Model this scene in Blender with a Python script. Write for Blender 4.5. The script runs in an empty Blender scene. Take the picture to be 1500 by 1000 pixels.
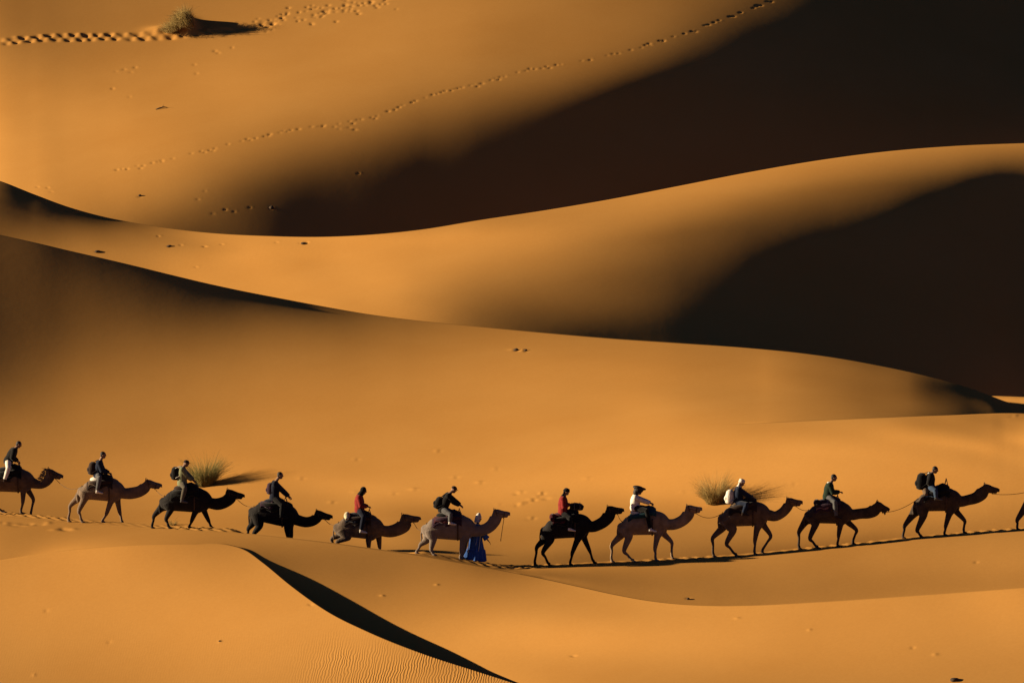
import bpy, bmesh, math, random
import numpy as np
from mathutils import Vector, Matrix, noise as mnoise

# ------------------------------------------------------------------ camera, world, sun, exposure
SC = bpy.context.scene
COL = SC.collection
CAMZ = 28.0
PITCH = math.radians(-4.0)
FOC = 750 / math.tan(math.radians(4.0))          # focal length in photo pixels (1500 wide)
SUN_ELEV = math.radians(13.0)
SUN_AZ = math.radians(-4.0)
cam = bpy.data.cameras.new('camera')
cam.sensor_width = 36.0
cam.lens = 18.0 / math.tan(math.radians(4.0))
cam.clip_start = 1.0
cam.clip_end = 9000.0
camo = bpy.data.objects.new('camera', cam)
COL.objects.link(camo)
camo.location = (0, 0, CAMZ)
camo.rotation_euler = (math.pi / 2 + PITCH, 0, 0)
SC.camera = camo

world = bpy.data.worlds.new('World')
SC.world = world
world.use_nodes = True
wn = world.node_tree
bg = wn.nodes['Background']
sky = wn.nodes.new('ShaderNodeTexSky')
sky.sky_type = 'NISHITA'
sky.sun_disc = False
sky.sun_elevation = SUN_ELEV
sky.sun_rotation = math.radians(270.0) - SUN_AZ
sky.air_density = 0.3
sky.dust_density = 0.2
sky.ozone_density = 6.0
wn.links.new(sky.outputs[0], bg.inputs[0])
bg.inputs[1].default_value = 0.026

LDIR = Vector((-math.cos(SUN_ELEV) * math.cos(SUN_AZ), -math.cos(SUN_ELEV) * math.sin(SUN_AZ), math.sin(SUN_ELEV)))
sun = bpy.data.lights.new('sun', 'SUN')
sun.energy = 5.0
sun.angle = math.radians(0.5)
sun.color = (1.0, 0.79, 0.50)
suno = bpy.data.objects.new('sun', sun)
COL.objects.link(suno)
suno.rotation_euler = LDIR.to_track_quat('Z', 'Y').to_euler()
suno.location = (-60, 200, 60)

SC.view_settings.view_transform = 'Standard'
SC.view_settings.look = 'None'
SC.view_settings.exposure = 1.31
SC.view_settings.gamma = 1.0

# ------------------------------------------------------------------ materials
def sset(node, names, val):
    for n in names:
        if n in node.inputs:
            node.inputs[n].default_value = val
            return

MATS = {}
def mat(name, col, rough=0.9, var=0.18, scale=9.0, spec=0.15, bump=0.0, bscale=60.0, sheen=0.0):
    if name in MATS:
        return MATS[name]
    m = bpy.data.materials.new(name)
    m.use_nodes = True
    nt = m.node_tree
    b = nt.nodes['Principled BSDF']
    b.inputs['Roughness'].default_value = rough
    sset(b, ['Specular IOR Level', 'Specular'], spec)
    if sheen:
        sset(b, ['Sheen Weight'], sheen)
    tc = nt.nodes.new('ShaderNodeTexCoord')
    nz = nt.nodes.new('ShaderNodeTexNoise')
    nz.inputs['Scale'].default_value = scale
    nz.inputs['Detail'].default_value = 5.0
    nt.links.new(tc.outputs['Object'], nz.inputs['Vector'])
    rp = nt.nodes.new('ShaderNodeValToRGB')
    rp.color_ramp.elements[0].position = 0.3
    rp.color_ramp.elements[1].position = 0.7
    lo = [max(c * (1 - var), 0) for c in col]
    hi = [min(c * (1 + var), 1) for c in col]
    rp.color_ramp.elements[0].color = (*lo, 1)
    rp.color_ramp.elements[1].color = (*hi, 1)
    nt.links.new(nz.outputs['Fac'], rp.inputs['Fac'])
    nt.links.new(rp.outputs['Color'], b.inputs['Base Color'])
    if bump:
        n2 = nt.nodes.new('ShaderNodeTexNoise')
        n2.inputs['Scale'].default_value = bscale
        n2.inputs['Detail'].default_value = 4.0
        nt.links.new(tc.outputs['Object'], n2.inputs['Vector'])
        bp = nt.nodes.new('ShaderNodeBump')
        bp.inputs['Strength'].default_value = 0.6
        bp.inputs['Distance'].default_value = bump
        nt.links.new(n2.outputs['Fac'], bp.inputs['Height'])
        nt.links.new(bp.outputs['Normal'], b.inputs['Normal'])
    MATS[name] = m
    return m

def sand_material():
    m = bpy.data.materials.new('sand')
    m.use_nodes = True
    nt = m.node_tree
    L = nt.links
    b = nt.nodes['Principled BSDF']
    b.inputs['Roughness'].default_value = 1.0
    sset(b, ['Specular IOR Level', 'Specular'], 0.0)
    tc = nt.nodes.new('ShaderNodeTexCoord')
    # broad, faint colour drift of the sand
    n1 = nt.nodes.new('ShaderNodeTexNoise')
    n1.inputs['Scale'].default_value = 0.12
    n1.inputs['Detail'].default_value = 6.0
    n1.inputs['Roughness'].default_value = 0.6
    L.new(tc.outputs['Object'], n1.inputs['Vector'])
    rp = nt.nodes.new('ShaderNodeValToRGB')
    rp.color_ramp.elements[0].position = 0.3
    rp.color_ramp.elements[1].position = 0.72
    rp.color_ramp.elements[0].color = (0.395, 0.190, 0.048, 1)
    rp.color_ramp.elements[1].color = (0.430, 0.216, 0.059, 1)
    L.new(n1.outputs['Fac'], rp.inputs['Fac'])
    # fine grain and coarser specks
    n2 = nt.nodes.new('ShaderNodeTexNoise')
    n2.inputs['Scale'].default_value = 9.0
    n2.inputs['Detail'].default_value = 8.0
    n2.inputs['Roughness'].default_value = 0.75
    L.new(tc.outputs['Object'], n2.inputs['Vector'])
    r2 = nt.nodes.new('ShaderNodeValToRGB')
    r2.color_ramp.elements[0].position = 0.25
    r2.color_ramp.elements[1].position = 0.75
    r2.color_ramp.elements[0].color = (0.93, 0.93, 0.93, 1)
    r2.color_ramp.elements[1].color = (1.05, 1.05, 1.05, 1)
    L.new(n2.outputs['Fac'], r2.inputs['Fac'])
    mx = nt.nodes.new('ShaderNodeMix')
    mx.data_type = 'RGBA'
    mx.blend_type = 'MULTIPLY'
    mx.inputs['Factor'].default_value = 1.0
    L.new(rp.outputs['Color'], mx.inputs[6])
    L.new(r2.outputs['Color'], mx.inputs[7])
    L.new(mx.outputs[2], b.inputs['Base Color'])
    # wind ripples where the mesh carries the "ripple" attribute, soft relief elsewhere
    at = nt.nodes.new('ShaderNodeAttribute')
    at.attribute_name = 'ripple'
    wv = nt.nodes.new('ShaderNodeTexWave')
    wv.wave_type = 'BANDS'
    wv.bands_direction = 'X'
    wv.inputs['Scale'].default_value = 3.3
    wv.inputs['Distortion'].default_value = 7.5
    wv.inputs['Detail'].default_value = 3.5
    wv.inputs['Detail Scale'].default_value = 0.9
    mp = nt.nodes.new('ShaderNodeMapping')
    mp.inputs['Rotation'].default_value = (0, 0, math.radians(10))
    mp.inputs['Scale'].default_value = (1.0, 0.55, 0.3)
    L.new(tc.outputs['Object'], mp.inputs['Vector'])
    L.new(mp.outputs['Vector'], wv.inputs['Vector'])
    mul = nt.nodes.new('ShaderNodeMath')
    mul.operation = 'MULTIPLY'
    hf = nt.nodes.new('ShaderNodeMath')
    hf.operation = 'MULTIPLY'
    hf.inputs[1].default_value = 0.24
    L.new(wv.outputs['Fac'], hf.inputs[0])
    L.new(hf.outputs[0], mul.inputs[0])
    L.new(at.outputs['Fac'], mul.inputs[1])
    n3 = nt.nodes.new('ShaderNodeTexNoise')
    n3.inputs['Scale'].default_value = 1.3
    n3.inputs['Detail'].default_value = 7.0
    n3.inputs['Roughness'].default_value = 0.62
    L.new(tc.outputs['Object'], n3.inputs['Vector'])
    ad = nt.nodes.new('ShaderNodeMath')
    ad.operation = 'MULTIPLY_ADD'
    L.new(n3.outputs['Fac'], ad.inputs[0])
    ad.inputs[1].default_value = 0.09
    L.new(mul.outputs[0], ad.inputs[2])
    bp = nt.nodes.new('ShaderNodeBump')
    bp.inputs['Strength'].default_value = 1.0
    bp.inputs['Distance'].default_value = 0.035
    L.new(ad.outputs[0], bp.inputs['Height'])
    L.new(bp.outputs['Normal'], b.inputs['Normal'])
    return m
SAND = sand_material()

# ------------------------------------------------------------------ dune terrain
CP, SP = math.cos(PITCH), math.sin(PITCH)
FW = np.array([0, CP, SP]); UP = np.array([0, -SP, CP]); RT = np.array([1.0, 0, 0]); CAM = np.array([0, 0, CAMZ])
def unproj(u, v, Z):
    u, v, Z = np.broadcast_arrays(np.asarray(u, float), np.asarray(v, float), np.asarray(Z, float))
    return CAM + Z[..., None] * FW + ((u - 750) / FOC * Z)[..., None] * RT + ((500 - v) / FOC * Z)[..., None] * UP
def curve(pts, x):
    a = np.array(pts, float); xs, ys = a[:, 0], a[:, 1]
    x = np.asarray(x, float)
    h = np.diff(xs); d = np.diff(ys) / h; m = np.zeros_like(ys)
    m[1:-1] = (d[:-1] * h[1:] + d[1:] * h[:-1]) / (h[:-1] + h[1:])
    m[0] = d[0]; m[-1] = d[-1]
    k = np.clip(np.searchsorted(xs, x) - 1, 0, len(xs) - 2)
    t = (x - xs[k]) / h[k]
    y = (2*t**3-3*t**2+1)*ys[k] + (t**3-2*t**2+t)*h[k]*m[k] + (-2*t**3+3*t**2)*ys[k+1] + (t**3-t**2)*h[k]*m[k+1]
    y = np.where(x < xs[0], ys[0] + m[0]*(x-xs[0]), y)
    return np.where(x > xs[-1], ys[-1] + m[-1]*(x-xs[-1]), y)
def bspl(n, t):
    t = np.asarray(t, float); sh = t.shape; t = t.ravel()
    m = n - 3; x = np.clip(t, 0, 1) * m; k = np.clip(np.floor(x).astype(int), 0, m - 1); f = x - k
    B = np.zeros((len(t), n)); r = np.arange(len(t))
    B[r, k] = (1-f)**3/6; B[r, k+1] = (3*f**3-6*f**2+4)/6; B[r, k+2] = (-3*f**3+3*f**2+3*f+1)/6; B[r, k+3] = f**3/6
    return B.reshape(sh + (n,))
def sstep(a, b, x):
    t = np.clip((np.asarray(x, float) - a) / (b - a), 0, 1); return t * t * (3 - 2 * t)
U0, U1 = -240.0, 1740.0
CREST = {
  'A': [(-240, 862), (-100, 838), (0, 820), (100, 805), (200, 797.5), (290, 796), (335, 797), (360, 805), (385, 823), (425, 856), (480, 895), (540, 925), (620, 957), (700, 983), (750, 999), (850, 1035), (1000, 1085), (1300, 1150), (1740, 1180)],
  'C': [(-240, 735), (0, 755), (100, 765), (200, 773), (300, 779), (360, 782), (421, 788), (490, 796), (555, 805), (609, 812.5), (680, 825), (740, 836), (800, 848), (850, 859), (900, 870), (950, 879), (1000, 884.5), (1050, 886.5), (1100, 886), (1200, 881), (1350, 871), (1500, 860), (1740, 842)],
  'D': [(-240, 734), (0, 754), (100, 764), (200, 772), (300, 778), (360, 781), (421, 787), (490, 795), (555, 804), (609, 811.5), (680, 824), (720, 831.5), (745, 833.8), (800, 832.5), (860, 829.5), (988, 823), (1080, 817.5), (1169, 809), (1260, 800), (1340, 791), (1447, 782), (1500, 778), (1740, 757)],
  'F': [(-240, 640), (0, 640), (500, 640), (800, 635), (1000, 625), (1100, 619.5), (1200, 615), (1300, 611), (1400, 607.5), (1480, 605), (1540, 607), (1740, 614)],
  'E': [(-240, 290), (-100, 323), (0, 344), (50, 355), (100, 366.8), (150, 378.2), (200, 390), (250, 402.3), (300, 414.2), (350, 425), (400, 434.7), (440, 442.3), (480, 449.7), (540, 460), (600, 468), (700, 478), (800, 487.5), (900, 496), (1000, 502.8), (1100, 509.8), (1180, 517.8), (1240, 526.5), (1287, 535.2), (1330, 544), (1367, 553), (1410, 565), (1450, 579), (1475, 588.5), (1500, 595.5), (1540, 597), (1740, 585)],
  'G': [(-240, 236), (-100, 244), (0, 265), (50, 284.5), (100, 303), (150, 317), (200, 327), (300, 340.5), (400, 346), (470, 347), (540, 344), (620, 336), (700, 323), (800, 308), (900, 291), (1000, 271.5), (1100, 252), (1200, 235), (1300, 222), (1400, 214), (1500, 210), (1740, 206)],
  'H': [(-240, -130), (1740, -130)],
}
DEPTH = {k: np.array([float(x) for x in s.split()]).reshape(n, -1) for k, (n, s) in {
  'A': (22, '''226.92 232.65 238.44 244.34 250.17 255.56 260.48 265.09 269.51
226.28 232.15 238.06 244.16 250.38 255.97 260.28 264.15 268.01
225.56 231.67 237.79 244.01 250.49 256.76 260.24 263.14 266.68
224.65 231.09 237.51 243.79 249.82 256.14 259.50 262.25 265.71
223.45 230.20 236.85 243.21 249.08 255.00 258.20 261.62 264.74
221.85 228.89 235.77 242.26 248.25 253.83 257.02 259.96 263.08
219.84 227.17 234.35 241.12 247.25 252.35 255.70 259.13 262.77
217.60 225.09 232.56 239.77 246.23 250.65 254.16 258.91 263.12
215.44 222.79 230.31 237.98 245.32 249.16 252.68 257.45 262.12
213.71 220.64 227.79 235.61 244.44 247.97 250.80 255.61 260.75
212.63 219.12 225.76 233.19 243.18 247.31 250.06 254.74 259.70
212.16 218.59 225.06 231.99 240.71 248.09 251.32 255.02 259.30
212.14 218.82 225.50 232.13 238.52 245.47 250.88 255.30 259.59
212.33 219.27 226.13 232.47 237.90 243.97 249.89 255.15 260.05
212.52 219.45 226.29 232.74 238.18 243.55 249.20 254.81 260.28
212.56 219.22 225.73 231.93 237.71 243.21 248.80 254.51 260.26
212.41 218.69 224.93 231.05 236.96 242.72 248.45 254.25 260.10
212.19 218.05 224.00 230.10 236.17 242.14 248.05 253.94 259.84
212.02 217.65 223.36 229.38 235.51 241.60 247.61 253.57 259.51
211.94 217.65 223.34 229.12 235.10 241.14 247.16 253.14 259.10
211.90 217.65 223.40 229.12 234.91 240.79 246.73 252.67 258.62
211.87 217.66 223.43 229.13 234.78 240.50 246.31 252.20 258.12'''),
  'C': (22, '''237.04 240.68 244.40 248.28 252.44 256.93 261.74 267.01 273.53 280.17 286.57
237.33 240.81 244.33 247.94 251.75 255.89 260.64 265.73 271.39 278.86 288.40
237.57 240.91 244.26 247.65 251.13 254.68 258.20 261.71 264.49 276.66 290.65
237.64 240.91 244.17 247.38 250.55 253.69 256.82 260.78 260.62 275.82 291.69
237.43 240.75 244.01 247.13 250.11 253.14 256.90 261.18 260.69 273.72 290.10
236.84 240.34 243.74 246.93 249.87 252.42 253.92 254.03 260.05 273.31 287.72
235.85 239.60 243.24 246.58 249.46 251.80 253.64 254.64 258.04 272.29 284.59
234.53 238.45 242.34 245.97 249.00 251.26 253.23 255.94 258.00 269.35 279.60
233.06 236.89 240.85 244.88 248.51 251.12 252.78 255.67 258.51 265.38 273.85
231.66 235.07 238.72 242.90 247.40 250.26 251.89 255.85 258.58 263.28 269.56
230.45 233.36 236.32 239.77 244.59 248.79 250.68 255.44 258.77 263.02 267.38
229.29 232.02 234.55 236.93 241.34 247.62 248.49 255.44 261.15 263.84 266.36
228.01 230.97 233.90 236.51 239.51 245.86 246.93 253.59 259.75 262.96 265.45
226.60 229.84 233.03 235.89 238.71 244.04 245.88 250.42 255.87 260.19 263.79
225.12 228.55 231.89 235.12 238.24 242.35 244.75 247.71 252.23 256.89 261.30
223.64 227.26 230.88 234.48 237.75 241.08 243.64 246.12 249.69 254.02 258.60
222.34 226.07 229.90 233.78 237.19 239.92 242.45 244.80 247.95 251.99 256.52
221.39 225.08 228.91 232.94 236.57 239.08 241.31 243.78 246.78 250.95 255.66
220.85 224.46 228.13 231.95 235.87 238.35 240.11 241.74 246.08 251.12 256.13
220.64 224.32 227.98 231.47 234.97 237.57 238.92 242.09 247.56 252.62 257.49
220.65 224.33 227.99 231.48 234.68 237.37 240.44 245.54 250.37 254.85 259.35
220.76 224.38 227.92 231.23 234.28 237.55 241.95 247.52 252.69 257.21 261.47'''),
  'D': (22, '''256.76 263.07 256.99 271.11 284.29 299.24
257.84 258.53 258.32 275.92 273.73 297.81
257.89 259.20 258.13 276.61 268.74 295.98
257.11 259.43 257.81 271.24 265.42 290.15
257.83 258.50 258.11 267.44 263.02 282.57
257.87 257.81 257.92 264.08 261.07 276.09
257.32 258.95 257.92 260.66 259.16 270.43
257.63 256.55 257.59 259.26 258.09 264.86
256.97 257.26 256.99 256.90 257.72 261.75
256.52 255.73 256.79 256.47 257.41 259.87
256.65 256.62 256.47 256.40 257.39 259.09
255.07 255.71 255.74 256.24 257.52 258.85
254.13 254.56 255.05 255.89 257.85 258.94
251.94 253.81 254.41 255.72 257.67 259.30
252.46 253.46 254.32 255.91 257.58 259.53
252.32 253.28 254.49 256.02 257.53 259.59
251.84 253.26 254.60 255.93 257.49 259.81
251.24 253.25 254.54 255.60 257.44 260.52
250.51 253.30 254.04 255.07 257.16 261.29
250.74 253.14 253.75 254.93 257.42 260.86
251.54 253.10 254.60 256.19 257.54 259.49
252.31 253.60 255.07 256.49 257.51 258.33'''),
  'EF': (22, '''273.64 282.56 291.03 296.33 298.64 300.16 301.71 303.53 305.51 307.59 309.79 312.13 314.43
273.85 283.49 292.20 295.93 297.37 299.32 301.15 303.06 304.87 306.80 308.81 310.93 312.82
274.30 286.68 293.56 295.31 297.09 298.61 300.24 301.93 303.65 305.53 307.51 309.30 311.27
273.13 286.29 292.73 294.85 296.98 298.70 300.43 302.08 303.76 305.61 307.40 309.27 311.02
271.44 283.69 291.08 294.03 296.05 298.26 300.28 302.00 303.65 305.40 307.14 308.85 310.93
268.63 281.02 288.40 292.29 294.76 296.90 299.16 301.30 303.23 305.04 306.87 308.80 310.61
262.21 274.92 284.96 289.26 292.84 295.39 297.58 299.93 302.22 304.48 306.57 308.45 311.17
256.31 267.22 280.01 285.09 289.12 293.20 295.75 298.14 300.75 303.57 306.39 308.67 311.39
255.34 261.28 275.31 282.29 284.98 289.62 293.34 295.92 298.57 301.79 305.37 309.23 312.74
259.66 260.21 265.95 278.11 281.29 285.48 290.22 293.67 296.26 299.53 303.78 308.65 313.80
258.34 261.62 265.13 275.76 278.40 281.51 286.58 291.27 294.40 297.23 301.64 307.65 314.07
255.76 262.57 263.50 272.04 275.95 278.02 282.34 287.65 292.07 294.79 298.40 304.92 312.91
258.44 263.38 263.29 270.62 274.06 275.29 277.96 283.33 289.28 292.93 295.54 301.65 310.86
261.09 263.02 263.66 269.52 271.87 273.37 274.75 278.27 284.41 290.89 293.51 298.53 308.61
262.18 263.10 264.01 268.75 270.16 271.68 272.84 275.04 281.47 289.36 292.55 296.60 306.49
261.85 263.42 263.90 267.17 268.79 269.83 271.14 272.18 277.33 285.36 290.30 293.03 302.57
261.79 263.58 264.08 266.02 267.35 268.30 269.39 270.44 271.43 280.07 285.41 287.74 296.91
262.18 263.42 264.02 265.03 265.98 266.89 267.60 268.95 269.27 271.92 280.37 282.00 284.43
262.62 263.22 263.78 264.29 264.80 265.33 265.98 266.29 267.43 266.43 266.03 275.00 272.54
262.61 263.23 263.86 264.49 265.17 265.82 266.38 267.36 267.29 270.44 278.72 286.76 281.69
262.68 263.44 264.22 264.93 265.62 266.29 267.01 268.76 272.46 278.44 283.25 286.64 288.83
262.90 263.79 264.56 265.16 265.71 266.50 268.26 271.97 277.73 283.35 286.65 289.49 294.08'''),
  'G': (22, '''328.49 332.57 336.46 340.38 345.30 350.72 355.06 357.93 360.01
329.39 331.78 334.18 336.10 339.02 343.19 347.99 350.90 352.57
330.50 331.45 332.13 332.89 333.58 334.76 339.60 343.59 346.03
330.83 331.34 331.98 332.62 333.25 333.79 335.77 341.28 343.18
330.24 330.61 331.21 331.93 332.65 333.14 333.38 334.21 340.28
328.55 328.97 329.41 330.02 330.97 332.23 333.38 334.52 339.39
326.39 327.07 327.56 327.95 328.39 329.34 331.23 332.94 334.96
318.83 321.48 323.53 325.08 326.03 326.39 326.97 328.47 330.50
311.90 313.61 316.45 319.21 322.15 324.45 325.18 325.95 326.71
310.54 310.95 312.15 314.29 316.58 320.05 323.13 324.10 325.90
309.56 310.48 311.61 313.83 315.75 318.32 321.77 322.97 330.66
309.70 310.47 312.07 313.91 315.48 317.61 319.97 323.97 337.47
309.76 311.00 312.48 314.21 315.82 317.92 319.91 325.86 342.52
309.79 311.60 313.20 314.92 316.82 318.79 320.93 327.29 345.96
310.34 312.20 314.14 316.11 317.97 320.01 322.71 328.24 348.25
310.55 312.63 314.82 316.97 319.25 321.35 324.54 329.10 349.04
310.24 312.81 315.20 317.63 320.09 322.67 325.92 330.12 347.59
309.29 312.57 315.23 318.05 321.10 324.32 327.20 330.86 343.51
309.47 311.78 315.04 318.54 321.95 325.21 328.73 331.47 337.51
310.42 314.55 317.72 320.48 323.46 326.75 329.48 332.09 334.58
310.25 313.51 316.87 320.07 323.11 325.83 328.57 332.69 335.23
310.39 314.29 318.01 321.16 324.05 326.90 329.76 332.84 335.88'''),
  'H': (22, '''367.68 368.52 369.87 371.69 373.87 376.50 379.49 382.75 386.16 389.62
361.52 364.93 367.65 369.82 372.20 375.01 378.35 382.13 386.17 390.29
354.66 361.78 365.92 368.31 370.95 373.37 377.11 381.45 386.16 390.91
345.98 354.69 362.37 366.54 369.30 372.18 376.32 381.00 386.16 391.44
338.77 343.37 352.55 361.89 366.95 370.75 375.36 380.46 386.14 391.85
337.70 341.00 346.05 355.57 364.63 369.59 374.50 380.10 386.09 392.12
336.95 341.28 343.81 350.14 361.68 368.51 373.74 379.75 385.94 392.22
338.69 341.33 344.63 348.68 357.90 367.05 372.96 379.17 385.65 392.19
339.14 342.36 345.69 349.07 355.64 365.44 372.01 378.46 385.26 392.05
340.36 343.77 346.93 350.32 355.14 363.75 370.96 377.89 384.88 391.81
342.58 345.63 348.82 352.10 356.02 363.32 370.10 377.82 384.71 391.56
344.33 347.45 350.60 353.81 356.83 363.84 369.60 378.01 384.68 391.43
346.36 349.50 352.45 355.65 358.40 364.14 370.28 377.87 384.71 391.65
348.79 351.61 354.61 357.63 360.94 365.12 371.57 378.35 385.29 392.38
351.07 353.89 356.77 359.69 363.44 367.79 373.42 380.00 386.78 393.67
353.22 356.03 358.77 362.04 366.26 370.71 376.07 382.56 388.89 395.42
355.28 357.92 360.84 364.65 368.98 374.10 379.64 385.52 391.41 397.40
357.16 359.48 363.03 367.00 372.03 377.56 382.97 388.23 393.85 399.18
359.54 361.43 364.98 370.29 376.14 381.72 386.77 390.81 395.60 400.24
357.45 362.92 367.83 372.96 378.27 383.38 388.12 391.92 396.03 400.52
350.66 358.04 366.35 372.96 378.35 383.23 387.71 391.85 396.10 400.53
343.96 354.38 364.50 372.57 378.59 383.41 387.73 391.94 396.19 400.49'''),
}.items()}

def crest(n, u): return curve(CREST[n], u)
ORDER = ['A', 'C', 'D', 'F', 'E', 'G', 'H']
def lower(n, u):
    u = np.asarray(u, float)
    if n == 'A': return np.maximum(1180.0, crest('A', u) + 90)
    return crest(ORDER[ORDER.index(n) - 1], u)
def warp(n, u):
    u = np.asarray(u, float)
    if n == 'A': return 0*u + 1290.0, 0*u + 780.0
    if n == 'C': return 0*u + 1200.0, 0*u + 728.0
    if n in 'EF': return curve([(-240,735),(0,752),(300,785),(700,826),(1100,817),(1740,758)], u), crest('E', u)
    return lower(n, u), crest(n, u)
def depth(n, u, v):
    """distance along the view axis of dune sheet n where the reference grid point is (u, v)"""
    u, v = np.broadcast_arrays(np.asarray(u, float), np.asarray(v, float))
    C = DEPTH['EF' if n in 'EF' else n]
    b, c = warp(n, u)
    t = (v - b) / np.where(np.abs(c - b) < 1e-6, 1, c - b)
    Z = np.einsum('...a,ab,...b->...', bspl(C.shape[0], (u - U0) / (U1 - U0)), C, bspl(C.shape[1], t))
    if n in 'FEGH': Z = Z + (14.0 if n == 'H' else 5.5)
    if n == 'E': Z = Z + 14 * sstep(1120, 1640, u) + 4 * sstep(1330, 1580, u)
    if n == 'D':
        zc = depth('C', u, crest('C', u))
        k = (crest('C', u) - v)
        Z = np.where(u < 800, (1 - sstep(715, 800, u)) * (zc + 0.15 + 0.15 * np.clip(k, 0, 8)) + sstep(715, 800, u) * np.maximum(Z, zc + 0.3), Z)
    return Z
def sheet_at(u, v):
    for n in ORDER:
        if v > float(crest(n, u)): return n
    return 'H'
def ground_px(u, v):
    n = sheet_at(u, v)
    return Vector(unproj(u, v, depth(n, u, v)).tolist())

# the walked path just behind the caravan ridge: nearly level, sunk between two of the camels
def path_drop(u, w):
    dip = sstep(335, 400, u) * (1 - sstep(550, 625, u))
    d = 0.38 * np.maximum(w - 1.55, 0) ** 1.3
    return (1 - dip) * d + dip * (0.50 * sstep(0.05, 0.9, w) + 0.25 * np.maximum(w - 2.0, 0))
def path_z(x, y):
    """height of the path at world x, y"""
    z = 258.0
    for _ in range(4):
        u = 750 + FOC * x / z
        zc = float(depth('D', u, crest('D', u))); p = unproj(u, crest('D', u), zc)
        z = zc + max(y - p[1], 0) * CP
    w = (y - p[1])
    return float(p[2] - path_drop(u, max(w, 0.0)))

random.seed(7)
DENT = []   # (u, v, radius u, radius v, depth) prints and humps pressed into the sand
def build_dents():
    r = random.Random(11)
    # broad double row of camel prints at the top left
    trail = [(0,62),(60,57),(130,55),(200,54.5),(250,53),(285,49),(330,44),(380,38)]
    u = 0.0
    k = 0
    while u < 300:
        v = float(curve(trail, u))
        s = 1 if k % 2 else -1
        DENT.append((u + r.uniform(-1, 1), v + s * 3.0 + r.uniform(-.8, .8), r.uniform(4.5, 6.2), r.uniform(1.8, 2.5), -0.085 * r.uniform(.5, 1.3)))
        DENT.append((u + 7, v + s * 3.0 - 1.5 + r.uniform(-1, 1), 4.6, 1.8, 0.05 * r.uniform(.3, 1.4)))
        u += 9.5 + r.uniform(-2.2, 2.2); k += 1
    while u < 400:
        v = float(curve(trail, u))
        DENT.append((u, v + r.uniform(-2.5, 2.5), 4.2, 1.9, -0.11 * r.uniform(.7, 1.2)))
        u += r.uniform(4.5, 8)
    for _ in range(95):                                      # scattered prints fanning out to the top edge
        t = r.random()
        u = 370 + 215 * t
        v = 37 - 37 * t + r.gauss(0, 6 + 2 * t) - 1
        DENT.append((u, v, r.uniform(1.5, 2.8), r.uniform(.9, 1.3), -r.uniform(.02, .06)))
    # thin single file of prints running down the slope
    line = [(160,252),(230,238),(330,213),(420,192),(500,181),(560,167),(630,140),(700,123),(760,106),(850,90),(950,66),(1040,36),(1120,5),(1180,-25)]
    u = 165.0
    while u < 1150:
        v = float(curve(line, u))
        if r.random() < .80:
            DENT.append((u, v + r.uniform(-1.4, 1.4), r.uniform(1.9, 2.9), .95, -0.036 * r.uniform(.4, 1.5)))
            DENT.append((u + 3.6, v - .6, 2.2, 1.1, 0.006))
            if r.random() < .35: DENT.append((u + 5, v + r.uniform(-3, 3), 2.2, 1.1, -0.04))
        u += r.choice((r.uniform(5, 8), r.uniform(8, 17)))
    for u, v in [(490,186),(497,189),(512,187),(520,190),(398,305),(312,313),(205,288),(300,280),(290,292),(330,307),(343,310),(366,304),(525,254),
                 (70,275),(75,281),(55,274),(232,346),(248,361),(265,359),(300,361),(405,355),(440,356),(450,355),(325,358),(143,369),(287,391),
                 (315,75),(320,78),(340,70),(285,95),(288,108),(170,105),(182,102),(192,106),(198,99),(165,130),(190,142)]:
        DENT.append((u, v, r.uniform(1.6, 3.5), r.uniform(.9, 1.3), -r.uniform(.012, .04)))
        DENT.append((u + 3, v - 1, 2.5, 1.2, .006))
    # disturbed sand on the slope behind the camels
    for u, v, a in [(752,512,.10),(766,513,.10),(665,698,.06),(702,706,.08),(725,686,.06),(762,720,.08),(757,723,-.08),(778,731,.09),(786,727,.10),(792,722,.10),(784,732,-.1),
                    (800,730,-.08),(757,740,-.08),(764,737,.09),(770,735,.08),(778,758,.09),(776,760,-.08),(730,738,.05),(520,720,.05),(606,716,.07),(575,722,.05),
                    (485,735,.06),(440,700,.05),(520,672,.04),(640,660,.05),(860,700,.05),(1000,720,.05),(1160,708,.05),(1482,610,-.04),(1488,608,.04)]:
        DENT.append((u, v, r.uniform(2.6, 6.5), r.uniform(1.0, 1.7), a * r.uniform(.15, .45)))
        if a > 0: DENT.append((u + 4, v + 1.0, 3.5, 1.2, -a * r.uniform(.15, .4)))
    for u, v in [(68,894),(160,940),(322,939),(50,988),(840,960),(1008,876),(1186,922),(1337,948),(1370,958),(1430,823),(1080,905),(455,885),(560,872),(640,856)]:
        DENT.append((u, v, r.uniform(2, 4), r.uniform(1.1, 1.6), r.choice([-.025, .025])))
    # foot marks on the ridge along the caravan path, left
    for u in np.arange(0, 112, 9.0):
        DENT.append((u + r.uniform(-2, 2), float(crest('C', u)) + r.uniform(2, 13), r.uniform(4, 9), r.uniform(1.2, 2.0), r.choice([-.025, -.02, .02])))
    # the hummock of sand caught round the dry bush
    DENT.append((274, 40, 13, 8.5, 0.80)); DENT.append((240, 46, 22, 6, 0.26))
build_dents()

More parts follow.
